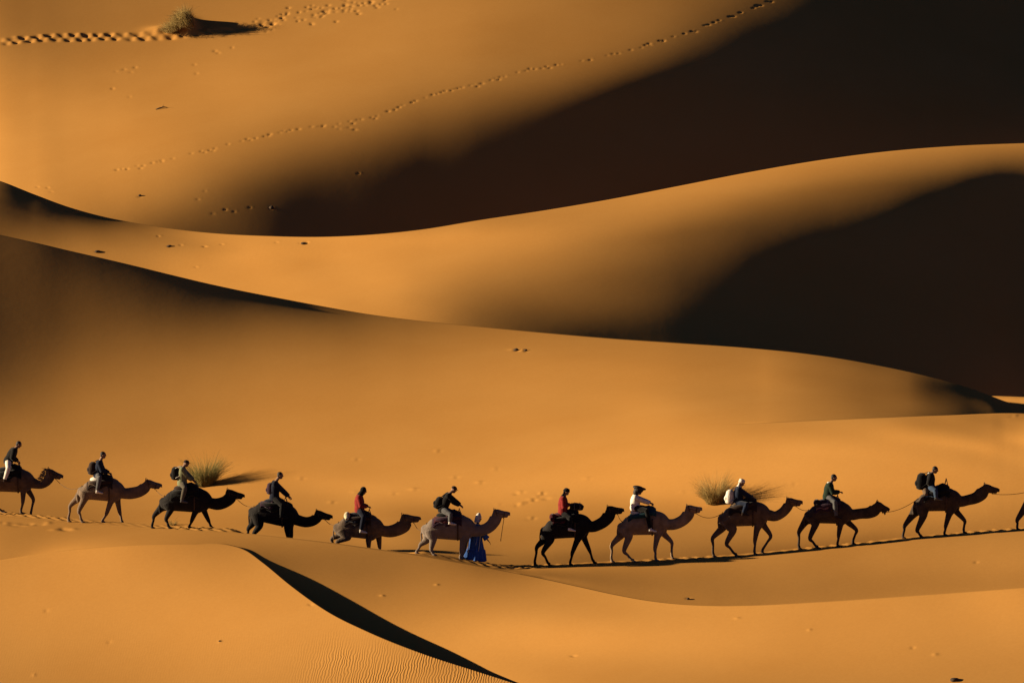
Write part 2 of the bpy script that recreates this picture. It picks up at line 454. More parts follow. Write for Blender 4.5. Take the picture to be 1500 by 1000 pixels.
def build_terrain():
    us = np.arange(U0, U1 + .1, 2.0)
    rows = []; rip = []
    def push(P, r=None):
        rows.append(P); rip.append(np.zeros(len(us)) if r is None else r)
    def dent_layer(n, V, P):
        for (du, dv, ru, rv, a) in DENT:
            if sheet_at(du, dv) != n: continue
            j0, j1 = np.searchsorted(us, [du - 3*ru, du + 3*ru])
            if j1 <= j0: continue
            sub = V[:, j0:j1]
            i = np.where((np.abs(sub - dv) < 3 * rv).any(1))[0]
            if not len(i): continue
            i0, i1 = i[0], i[-1] + 1
            e = ((us[None, j0:j1] - du) / ru) ** 2 + ((sub[i0:i1] - dv) / rv) ** 2
            P[i0:i1, j0:j1, 2] += a * np.exp(-e)
    def front(n, step):
        b, c = lower(n, us), crest(n, us)
        if n == 'E': b = b - 1.6 * (1 - sstep(1060, 1140, us))
        k = max(12, int(np.max(np.abs(b - c)[(us > -60) & (us < 1560)]) / step))
        t = np.linspace(0, 1, k); t = t + .22 * np.sin(2 * math.pi * t) / (2 * math.pi) * (1 if n in 'EG' else 0)
        V = b[None] + (c - b)[None] * t[:, None]
        Z = depth(n, us[None] + 0 * V, V)
        P = unproj(us[None] + 0 * V, V, Z)
        dent_layer(n, V, P)
        for q in range(k):
            r = None
            if n == 'A':
                r = sstep(415, 530, us) * (1 - sstep(720, 790, us)) * sstep(930, 972, V[q] + 7 * np.sin(us / 33.0) + 6 * np.sin(us / 11.0 + 1)) * (.75 + .25 * np.sin(us / 19.0 + V[q] / 9.0)) + .10 * sstep(840, 960, V[q])
            push(P[q], r)
        return Z[0], Z[-1], c
    def hollow(v, Za, Zb, dip, k=10, lift=0.0):
        for s in np.linspace(0, 1, k + 2)[1:-1]:
            P = unproj(us, v - lift * s, Za + (Zb - Za) * s)
            g = np.maximum(Zb - Za, 0)
            P[:, 2] -= np.minimum(np.minimum(dip, .55 * g * s), .45 * g * (1 - s)) * (1 - lift / 1.6)
            push(P)
    first = {n: depth(n, us, lower(n, us)) for n in ORDER}
    _, za, ca = front('A', 1.8)
    hollow(ca, za, first['C'], 0.7)
    _, zc, cc = front('C', 1.6)
    hollow(cc, zc, first['D'], 0.8, 6)
    _, zd, cd = front('D', 1.3)
    for w in (0.08, 0.2, 0.35, 0.5, 0.65, 0.8, 0.95, 1.1, 1.3, 1.5, 1.7, 2.0, 2.4, 2.9):
        P = unproj(us, cd, zd); P[:, 1] += w; P[:, 0] += w * (us - 750) / FOC
        P[:, 2] -= path_drop(us, w)
        P[:, 2] += 0.016 * sstep(.15, .5, w) * (np.sin(us / 2.9 + 5 * w) + np.sin(us / 4.7 - 9 * w + 1) + np.sin(us / 1.9 + 14 * w)) * (.6 + .4 * np.sin(us / 37.0))
        push(P)
    last = rows[-1].copy()
    F0 = unproj(us, lower('F', us), first['F'])
    for s in np.linspace(0, 1, 12)[1:-1]:
        P = last + (F0 - last) * s
        P[:, 2] -= 0.5 * np.sin(math.pi * s) * np.clip((F0[:, 1] - last[:, 1]) / 6, 0, 1)
        push(P)
    _, zf, cf = front('F', 1.5)
    lf = 1.6 * (1 - sstep(1060, 1140, us))
    hollow(cf, zf, depth('E', us, cf - lf), 1.6, 3, lf)
    _, ze, ce = front('E', 1.4)
    hollow(ce, ze, first['G'], 3.0)
    _, zg, cg = front('G', 1.7)
    hollow(cg, zg, first['H'], 3.5)
    front('H', 1.15)
    P = np.stack(rows); R = np.stack(rip)
    ZP = -8.0
    def extend(P, R, axis, end, steps, vec):
        for d, f in steps:
            e = P[-1 if end else 0].copy() if axis == 0 else P[:, -1 if end else 0].copy()
            base = ext_base[axis, end] if (axis, end) in ext_base else e.copy()
            ext_base[axis, end] = base
            e = base + np.array(vec) * d
            e[..., 2] = base[..., 2] * (1 - f) + ZP * f
            z = np.zeros(e.shape[:-1])
            if axis == 0:
                P = np.concatenate([P, e[None]] if end else [e[None], P], 0); R = np.concatenate([R, z[None]] if end else [z[None], R], 0)
            else:
                P = np.concatenate([P, e[:, None]] if end else [e[:, None], P], 1); R = np.concatenate([R, z[:, None]] if end else [z[:, None], R], 1)
        return P, R
    ext_base = {}
    side = [(2, 0), (6, .01), (14, .03), (26, .08), (45, .2), (75, .45), (115, .75), (170, 1), (400, 1), (3000, 1)]
    P, R = extend(P, R, 1, 0, side, (-1, 0, 0)); P, R = extend(P, R, 1, 1, side, (1, 0, 0))
    P, R = extend(P, R, 0, 0, [(4, .1), (12, .4), (25, .8), (50, 1), (300, 1), (1500, 1)], (0, -1, 0))
    P, R = extend(P, R, 0, 1, [(6, 0), (15, .05), (40, .2), (90, .6), (160, 1), (600, 1), (3000, 1)], (0, 1, 0))
    nr, nc = P.shape[:2]
    me = bpy.data.meshes.new('dunes')
    me.vertices.add(nr * nc); me.vertices.foreach_set('co', P.reshape(-1).astype(np.float32))
    i = np.arange(nr * nc).reshape(nr, nc)
    q = np.stack([i[:-1, :-1], i[:-1, 1:], i[1:, 1:], i[1:, :-1]], -1).reshape(-1, 4)
    me.loops.add(q.size); me.loops.foreach_set('vertex_index', q.reshape(-1).astype(np.int32))
    me.polygons.add(len(q)); me.polygons.foreach_set('loop_start', np.arange(0, q.size, 4, dtype=np.int32))
    me.polygons.foreach_set('loop_total', np.full(len(q), 4, np.int32))
    me.polygons.foreach_set('use_smooth', np.ones(len(q), bool))
    me.update(calc_edges=True)
    a = me.attributes.new('ripple', 'FLOAT', 'POINT'); a.data.foreach_set('value', R.reshape(-1).astype(np.float32))
    me.materials.append(SAND)
    o = bpy.data.objects.new('sand_dunes', me); COL.objects.link(o)
    o['kind'] = 'structure'
    return o
build_terrain()

# low sunlit dune peeping out behind the right end of the big slope
def far_dune():
    us = np.arange(1380, 1760, 3.0); zt = float(depth('E', 1505.0, crest('E', 1505.0))) + 4.0 - (us - 1505) * 0.018
    top = curve([(1380, 604), (1430, 584.5), (1450, 580.2), (1475, 580.3), (1500, 581.2), (1560, 583), (1620, 581), (1760, 590)], us)
    rows = []
    for k, t in enumerate(np.linspace(0, 1, 14)):
        v = top + 50 * (1 - t); z = zt - 3.2 * (1 - t)
        rows.append(unproj(us, v, z))
    tp = rows[-1]
    for k, (dy, dz) in enumerate(((.6, -.1), (1.5, -.5), (3, -1.4), (5, -3))):
        p = tp.copy(); p[:, 1] += dy; p[:, 2] += dz; rows.append(p)
    P = np.stack(rows); nr, nc = P.shape[:2]
    me = bpy.data.meshes.new('far_dune')
    i = np.arange(nr * nc).reshape(nr, nc)
    q = np.stack([i[:-1, :-1], i[:-1, 1:], i[1:, 1:], i[1:, :-1]], -1).reshape(-1, 4)
    me.from_pydata(P.reshape(-1, 3).tolist(), [], q.tolist()); me.shade_smooth(); me.materials.append(SAND)
    o = bpy.data.objects.new('low_dune', me); COL.objects.link(o); o['kind'] = 'structure'
far_dune()
# ------------------------------------------------------------------ mesh helpers
class MB:
    """collects tubes, blobs and sheets that become one mesh"""
    def __init__(s): s.v = []; s.f = []
    def add(s, verts, faces):
        n = len(s.v); s.v += [tuple(p) for p in verts]; s.f += [tuple(n + i for i in f) for f in faces]
    def tube(s, pts, rl, rv, n=12, up=None, close=True):
        """tube through pts; rl = lateral radii, rv = radii in the bending plane"""
        pts = [Vector(p) for p in pts]; k = len(pts)
        if not hasattr(rl, '__len__'): rl = [rl] * k
        if not hasattr(rv, '__len__'): rv = [rv] * k
        vs = []
        for i, p in enumerate(pts):
            t = (pts[min(i + 1, k - 1)] - pts[max(i - 1, 0)]).normalized()
            ref = Vector((0, 1, 0)) if up is None else Vector(up)
            if abs(t.dot(ref)) > .93: ref = Vector((1, 0, 0))
            lat = (ref - t * ref.dot(t)).normalized(); w = lat.cross(t).normalized()
            for j in range(n):
                a = 2 * math.pi * j / n
                vs.append(p + lat * (rl[i] * math.cos(a)) + w * (rv[i] * math.sin(a)))
        fs = []
        for i in range(k - 1):
            for j in range(n):
                a, b = i * n + j, i * n + (j + 1) % n
                fs.append((a, b, b + n, a + n))
        if close:
            fs.append(tuple(range(n - 1, -1, -1))); fs.append(tuple((k - 1) * n + j for j in range(n)))
        s.add(vs, fs)
    def blob(s, c, r, n=10, m=7, rot=None):
        c = Vector(c); vs = [Vector((0, 0, r[2]))]
        for i in range(1, m):
            th = math.pi * i / m
            for j in range(n):
                a = 2 * math.pi * j / n
                vs.append(Vector((r[0] * math.sin(th) * math.cos(a), r[1] * math.sin(th) * math.sin(a), r[2] * math.cos(th))))
        vs.append(Vector((0, 0, -r[2])))
        if rot is not None: vs = [rot @ v for v in vs]
        fs = [(0, 1 + j, 1 + (j + 1) % n) for j in range(n)]
        for i in range(m - 2):
            for j in range(n):
                a, b = 1 + i * n + j, 1 + i * n + (j + 1) % n
                fs.append((a, a + n, b + n, b))
        l = len(vs) - 1; o = 1 + (m - 2) * n
        fs += [(l, o + (j + 1) % n, o + j) for j in range(n)]
        s.add([c + v for v in vs], fs)
    def mesh(s, name):
        me = bpy.data.meshes.new(name); me.from_pydata([tuple(v) for v in s.v], [], s.f)
        bm = bmesh.new(); bm.from_mesh(me); bmesh.ops.recalc_face_normals(bm, faces=bm.faces); bm.to_mesh(me); bm.free()
        me.shade_smooth(); return me
    def build(s, name, material, parent=None, voxel=0.0, smooth=2):
        me = s.mesh(name)
        if voxel: me = fuse(me, voxel, smooth)
        me.materials.append(material)
        return link(name, me, parent)

def link(name, me, parent=None):
    o = bpy.data.objects.new(name, me); COL.objects.link(o)
    if parent is not None: o.parent = parent
    return o
WORK = bpy.data.scenes.new('work')
def fuse(me, voxel, smooth):
    """one continuous skin from overlapping pieces"""
    o = bpy.data.objects.new('tmp', me); WORK.collection.objects.link(o)
    m = o.modifiers.new('r', 'REMESH'); m.mode = 'VOXEL'; m.voxel_size = voxel; m.use_smooth_shade = True
    if smooth:
        k = o.modifiers.new('s', 'SMOOTH'); k.factor = 0.5; k.iterations = smooth
    vl = WORK.view_layers[0]; vl.update()
    dg = vl.depsgraph; dg.update()
    r = bpy.data.meshes.new_from_object(o.evaluated_get(dg))
    nm = me.name
    bpy.data.objects.remove(o); bpy.data.meshes.remove(me)
    r.name = nm; r.materials.clear(); r.shade_smooth()
    return r
def tag(o, label, cat, group=None, kind=None):
    if label: o['label'] = label
    if cat: o['category'] = cat
    if group: o['group'] = group
    if kind: o['kind'] = kind
    return o
def thing(name, loc, label, cat, group=None):
    o = bpy.data.objects.new(name, None); o.empty_display_size = .2; COL.objects.link(o); o.location = loc
    return tag(o, label, cat, group)
def smoothpath(pts, vals, n=4):
    """Catmull-Rom through pts (any dimension) together with per-point values"""
    A = [tuple(p) + tuple(v) for p, v in zip(pts, vals)]; k = len(A); out = []
    for i in range(k - 1):
        p0, p1, p2, p3 = A[max(i - 1, 0)], A[i], A[i + 1], A[min(i + 2, k - 1)]
        for q in range(n):
            t = q / n
            out.append([.5 * (2*b + (c - a) * t + (2*a - 5*b + 4*c - d) * t*t + (-a + 3*b - 3*c + d) * t**3) for a, b, c, d in zip(p0, p1, p2, p3)])
    out.append(list(A[-1])); d = len(pts[0])
    return [o[:d] for o in out], [o[d:] for o in out]

# ------------------------------------------------------------------ camels
FUR = {
 'black': mat('fur_black', (.008, .0062, .0065), .8, .45, 5, .12, .030, 28, .05),
 'dark': mat('fur_dark', (.040, .027, .019), .8, .4, 5, .12, .030, 28, .10),
 'brown': mat('fur_brown', (.088, .058, .037), .85, .35, 4, .1, .030, 28, .16),
 'dun': mat('fur_dun', (.14, .095, .062), .85, .3, 4, .1, .030, 28, .2),
 'tan': mat('fur_tan', (.20, .135, .083), .85, .3, 4, .1, .030, 28, .2),
 'pale': mat('fur_pale', (.15, .115, .092), .85, .2, 4, .1, .026, 28, .2),
}
HORN = mat('hoof_pad', (.06, .045, .035), .8, .2, 20)
EYE = mat('eye', (.01, .008, .006), .2, .1, 20, .5)
METAL = mat('saddle_iron', (.06, .05, .045), .55, .3, 30, .4)
ROPE = mat('rope_fibre', (.09, .055, .028), .95, .3, 60)
LEATHER = mat('leather', (.05, .03, .02), .7, .3, 20)
# reference trunk, traced in one common unit: (x, top, bottom, half width in metres)
REF = [(355,486,520,.05),(372,472,556,.13),(398,455,590,.22),(440,432,612,.29),(500,408,606,.325),(570,392,603,.345),(640,370,601,.35),(700,358,597,.335),(760,368,592,.30),(806,398,580,.25),(838,430,562,.20)]
REFT, REFC, REFS = (365, 500), (840, 535), 6.665

def camel(cfg):
    ox, oy, cs = cfg['crop']
    px = lambda p: (ox + p[0] / cs, oy + p[1] / cs)
    T, Ch = px(cfg['T']), px(cfg['Ch'])
    # similarity from the reference trunk onto this animal
    rv = complex((REFC[0] - REFT[0]) / REFS, (REFC[1] - REFT[1]) / REFS)
    m = complex(Ch[0] - T[0], Ch[1] - T[1]) / rv
    def ref(x, y):
        z = complex((x - REFT[0]) / REFS, (y - REFT[1]) / REFS) * m
        return (T[0] + z.real, T[1] + z.imag)
    u0 = .5 * (T[0] + Ch[0])
    w = cfg.get('w', .5) + .4
    v0c = float(crest('D', u0)); Zd = float(depth('D', u0, v0c))
    base = Vector(unproj(u0, v0c, Zd).tolist()); base.y += w; base.z -= float(path_drop(u0, w))
    s = (Zd + w) / FOC
    # photo height of the base point on the sheet the camel stands on
    d = base - Vector((0, 0, CAMZ)); vb = 500 - FOC * d.dot(Vector(UP)) / d.dot(Vector(FW))
    loc = lambda p, y=0.0: Vector(((p[0] - u0) * s, y, (vb - p[1]) * s + y * .098))
    root = thing('camel', base, cfg['label'], 'camel', 'camels walking in the caravan')
    fur = FUR[cfg['fur']]
    B = MB()
    cen, rad = [], []
    for x, t, b, hw in REF:
        c = loc(ref(x, (t + b) / 2)); r = (b - t) / 2 / REFS * abs(m) * s
        cen.append(c); rad.append((hw, r))
    P, R = smoothpath(cen, rad, 3)
    B.tube(P, [r[0] for r in R], [r[1] for r in R], 18)
    tor = (P, R)
    # hump under the saddle
    hp = loc(ref(640, 400)); B.blob(hp, (.50, .17, .20), 12, 8)
    # neck and head
    dip, low, poll, nose, thr = [loc(px(cfg[k])) for k in ('dip', 'low', 'poll', 'nose', 'thr')]
    n0 = loc(ref(770, 485)); n1 = loc(ref(848, 492)); n2 = (dip + low) / 2; n3 = (poll + thr) / 2
    r2 = (dip - low).length / 2; r3 = max((poll - thr).length / 2 * .74, .10)
    mid = n2.lerp(n3, .5); mid += Vector((.05, 0, -.045))
    hd = (nose - poll).normalized(); hup = Vector((-hd.z, 0, hd.x))
    hl = (nose - poll).length
    pc = poll + hd * .05 - hup * .105
    pts, rr = smoothpath([n0, n1, n2, mid, n3, pc + hd * .01], [(.21, .21), (.185, .20), (.12, r2 * 1.0), (.105, (r2 + r3) * .5), (.095, r3), (.085, .105)], 4)
    B.tube(pts, [r[0] for r in rr], [r[1] for r in rr], 14)
    hc = [pc - hd * .06, pc + hd * .02, pc + hd * hl * .22, pc + hd * hl * .42, pc + hd * hl * .62 + hup * .012, pc + hd * hl * .80 + hup * .022, pc + hd * hl * .93 + hup * .016, pc + hd * (hl - .045) + hup * .004]
    B.tube(hc, [.06, .095, .108, .096, .082, .084, .086, .06], [.06, .122, .136, .122, .104, .100, .096, .066], 14)
    B.tube([pc + hd * hl * .15 - hup * .095, pc + hd * hl * .45 - hup * .10, pc + hd * hl * .72 - hup * .075, pc + hd * hl * .86 - hup * .065], [.065, .06, .055, .04], [.055, .05, .042, .030], 10)   # lower jaw
    for sd in (-1, 1):
        e = pc + hup * .10 - hd * .045 + Vector((0, sd * .062, 0))
        B.tube([e - hup * .03, e + hup * .03, e + hup * .075 - hd * .02], [.028, .026, .008], [.016, .02, .008], 8)
        B.blob(pc + hd * hl * .24 + hup * .10 + Vector((0, sd * .06, 0)), (.035, .025, .022), 8, 6)
    # legs
    for sd, kind, a, k, f, lift in cfg['legs']:
        y = sd * (.17 if kind == 'h' else .15)
        a2, k2, f2 = loc(px(a), y), loc(px(k), y), loc(px(f), y)
        if not lift:
            gz = path_z(base.x + f2.x, base.y + y) - base.z
            f2.z = gz + .035
        else: f2.z = max(f2.z + .02, path_z(base.x + f2.x, base.y + y) - base.z + .04)
        fwd = 1
        fet = k2.lerp(f2, .80) + Vector((-.02 if not lift else -.03, 0, 0))
        if kind == 'h':
            hip = loc(ref(445, 520), y * .95); th = hip.lerp(a2, .62)
            pts = [hip, th, a2, k2 + Vector((.0, 0, .02)), k2.lerp(f2, .35), fet, f2 + Vector((.01, 0, .035))]
            rl = [.14, .13, .105, .060, .043, .046, .052]; rvv = [.25, .205, .135, .078, .047, .05, .055]
        else:
            sh = loc(ref(775, 500), y * .9); el = a2
            pts = [sh, sh.lerp(el, .6), el, k2 + Vector((0, 0, .015)), k2.lerp(f2, .35), fet, f2 + Vector((.01, 0, .035))]
            rl = [.12, .115, .090, .062, .043, .046, .052]; rvv = [.20, .165, .115, .072, .046, .05, .055]
        q, rr = smoothpath(pts, list(zip(rl, rvv)), 4)
        B.tube(q, [r[0] for r in rr], [r[1] for r in rr], 12)
        tilt = 0.0 if not lift else .9
        B.tube([f2 + Vector((-.055, 0, -.005)), f2 + Vector((.01, 0, .0)), f2 + Vector((.075, 0, -.012 - tilt * .04)), f2 + Vector((.115, 0, -.02 - tilt * .06))], [.04, .075, .08, .045], [.025, .038, .028, .014], 10)
    # tail
    tb = loc(ref(366, 505)); td = cfg.get('tail', -.12)
    q, rr = smoothpath([tb + Vector((.06, 0, .03)), tb + Vector((-.03, 0, -.06)), tb + Vector((-.05 + td * .2, .01, -.25)), tb + Vector((td * .5, .02, -.42)), tb + Vector((td * .6, .02, -.54))], [(.035,)*2, (.034,)*2, (.026,)*2, (.034,)*2, (.012,)*2], 3)
    B.tube(q, [r[0] for r in rr], [r[1] for r in rr], 8)
    B.build('body', fur, root, .019, 3)
    for sd in (-1, 1):
        E = MB(); E.blob(pc + hd * hl * .25 + hup * .06 + Vector((0, sd * .092, 0)), (.018, .010, .016), 8, 6); E.build('eye', EYE, root)
    # shaggy hair
    hair = MB(); rnd = random.Random(int(u0))
    def tuft(c, n, ln, dr, spread=.05):
        for _ in range(n):
            p = c + Vector((rnd.gauss(0, spread), rnd.gauss(0, .05), rnd.gauss(0, spread)))
            e = p + Vector((dr[0], rnd.gauss(0, .03), dr[1])) * ln * rnd.uniform(.6, 1.2)
            hair.tube([p, p.lerp(e, .5) + Vector((.005, 0, 0)), e], [.010, .008, .001], [.010, .008, .001], 5)
    if cfg.get('beard'): 
        for t in (.45, .6, .75): tuft(pc + hd * hl * t - hup * .085, 26, .11, (.1, -1), .022)
        hair.build('chin_hair', fur, root, .012, 0)
    if cfg.get('mane'):
        hm = MB(); keep = hair; hair = hm
        for t in np.linspace(.15, 1, 9): tuft(dip.lerp(poll, t) - hup * .04 + Vector((-.05, 0, -.02)), 26, .12, (-.9, .1), .05)
        hm.build('mane', mat('mane_painted_rimlight', (.30, .21, .09), .9, .2, 10), root, .012, 0); hair = keep  # pale gold paints rim sunlight into the neck tufts' colour
    # head collar
    Hh = MB()
    def band(c, ax, rl, rvv, th=.012):
        lat = Vector((0, 1, 0)); upv = lat.cross(ax).normalized(); N = 14; q = []
        for j in range(N + 1):
            a = 2 * math.pi * j / N; q.append(c + lat * (rl * math.cos(a)) + upv * (rvv * math.sin(a)))
        Hh.tube(q, th, th * .8, 6, up=ax)
    band(pc + hd * hl * .62 - hup * .025, hd, .090, .130)
    band(pc + hd * hl * .12 - hup * .01, (hd + hup * .5).normalized(), .112, .158)
    for sd in (-1, 1): Hh.tube([pc + hd * hl * .12 + Vector((0, sd * .106, 0)), pc + hd * hl * .62 - hup * .012 + Vector((0, sd * .078, 0))], .010, .010, 6)
    Hh.build('halter', LEATHER, root)
    # saddle: blanket, padded rolls, cushion, iron handle, girth
    def shell(x0, x1, ang, off, name, material, parent, drop=0.0, thick=.02, sd=0):
        V = []; F = []; n, k = 12, 22
        for i in range(n + 1):
            x = x0 + (x1 - x0) * i / n
            j = 0
            while j < len(REF) - 2 and REF[j + 1][0] < x: j += 1
            t = (x - REF[j][0]) / (REF[j + 1][0] - REF[j][0])
            top = REF[j][1] * (1 - t) + REF[j + 1][1] * t; bot = REF[j][2] * (1 - t) + REF[j + 1][2] * t; hw = REF[j][3] * (1 - t) + REF[j + 1][3] * t
            c = loc(ref(x, (top + bot) / 2)); r = (bot - top) / 2 / REFS * abs(m) * s
            hb = .19 * math.exp(-((x - 640) / 85.0) ** 2)
            for q in range(k + 1):
                a = (-1 + 2 * q / k) * (ang + .10 * math.sin(x * .045 + (q > k / 2) * 2 + sd))
                wob = .010 * math.sin(q * 2.3 + x * .06 + sd) + .008 * math.sin(x * .11 + q)
                V.append(c + Vector((0, math.sin(a) * (hw + off + wob), math.cos(a) * (r + off + wob) + hb * max(math.cos(a), 0) ** 3)))
        nn = len(V)
        for p in list(V): V.append(p - Vector((0, p.y * .06, thick)))
        g = lambda i, q: i * (k + 1) + q
        for i in range(n):
            for q in range(k):
                F.append((g(i, q), g(i + 1, q), g(i + 1, q + 1), g(i, q + 1)))
                F.append((nn + g(i, q + 1), nn + g(i + 1, q + 1), nn + g(i + 1, q), nn + g(i, q)))
        for i in range(n):
            for q in (0, k): F.append((g(i, q), g(i + 1, q), nn + g(i + 1, q), nn + g(i, q)))
        for q in range(k):
            for i in (0, n): F.append((g(i, q), g(i, q + 1), nn + g(i, q + 1), nn + g(i, q)))
        b = MB(); b.add(V, F); return b.build(name, material, parent)
    if cfg.get('saddle', True):
        c1, c2, c3 = cfg['cloth']
        bk = shell(452, 728, cfg.get('drape', 1.25), .030, 'saddle_blanket', cloth(c1), root)
        if c2: shell(470, 600, 1.02, .052, 'saddle_rug', cloth(c2), root, sd=1)
        for sd in (-1, 1):
            q = [loc(ref(x, y), sd * yy) for x, y, yy in ((470, 418, .20), (520, 408, .25), (600, 392, .27), (680, 372, .25), (716, 372, .20))]
            b = MB(); P2, R2 = smoothpath(q, [(.03, .03), (.075, .085), (.085, .095), (.075, .085), (.03, .03)], 3)
            b.tube(P2, [r[0] for r in R2], [r[1] for r in R2], 10); b.build('saddle_pad', cloth(c1), root)
        b = MB(); seat = loc(ref(555, 378)); b.blob(seat, (.30, .22, .12), 14, 8); b.build('saddle_cushion', cloth(c3), root)
        if cfg.get('handle', True):
            hx = loc(ref(690, 345)); b = MB(); hh = cfg.get('hh', .17)
            for sd in (-1, 1): b.tube([hx + Vector((.10, sd * .13, -.10)), hx + Vector((.0, sd * .11, hh)),], .011, .011, 6); b.tube([hx + Vector((-.10, sd * .13, -.08)), hx + Vector((.0, sd * .11, hh))], .011, .011, 6)
            b.tube([hx + Vector((0, -.15, hh)), hx + Vector((0, .15, hh))], .015, .015, 8); b.build('saddle_handle', METAL, root)
        # girth strap under the belly
        q = []
        for a in np.linspace(1.2, 2 * math.pi - 1.2, 20):
            c = loc(ref(690, 478)); q.append(c + Vector((0, math.sin(a) * .362, math.cos(a) * .455)))
        b = MB(); b.tube(q, .025, .008, 6, up=(1, 0, 0)); b.build('girth_strap', LEATHER, root)
        if cfg.get('rearbag'):
            b = MB(); p = loc(ref(472, 405)); b.tube([p + Vector((0, -.30, -.06)), p + Vector((0, -.16, .05)), p + Vector((0, .16, .05)), p + Vector((0, .30, -.06))], [.07, .12, .12, .07], [.08, .13, .13, .08], 12)
            b.build('rear_cushion', cloth(cfg['rearbag']), root, .025, 3)
    return dict(root=root, base=base, s=s, u0=u0, vb=vb, loc=loc, px=px, ref=ref, nose=nose, tail=loc(ref(392, 470)), mouth=pc + hd * hl * .66 - hup * .14, ref_top=loc(ref(700, 350)))

CLOTH = {'maroon': (.045, .008, .012), 'purple': (.03, .014, .026), 'navy': (.006, .008, .018), 'black': (.006, .0055, .006), 'teal': (.009, .038, .050), 'white': (.56, .52, .46),
         'cream': (.42, .37, .25), 'tanrug': (.10, .065, .04), 'grey': (.075, .075, .08), 'blue': (.022, .045, .09), 'jeans': (.03, .05, .09), 'red': (.16, .014, .012), 'green': (.010, .020, .012),
         'palegreen': (.14, .15, .085), 'pink': (.16, .085, .09), 'robe': (.030, .080, .27), 'brown': (.025, .015, .012), 'khaki': (.07, .06, .045), 'darkblue': (.008, .013, .03)}
def cloth(c): return mat('cloth_' + c, CLOTH[c], .95, .22, 14, .08, .012, 30, .1)
C1 = (0, 630, 5.884); C3 = (200, 640, 5.884); C4 = (340, 670, 7.145); C5 = (460, 690, 7.694); C6 = (590, 690, 6.25); C7 = (760, 690, 6.25); C8 = (870, 690, 6.667); C9 = (1000, 680, 6.665); C10 = (1150, 670, 6.667); C11 = (1300, 660, 6.665)
N, Fr = -1, 1     # near / far side
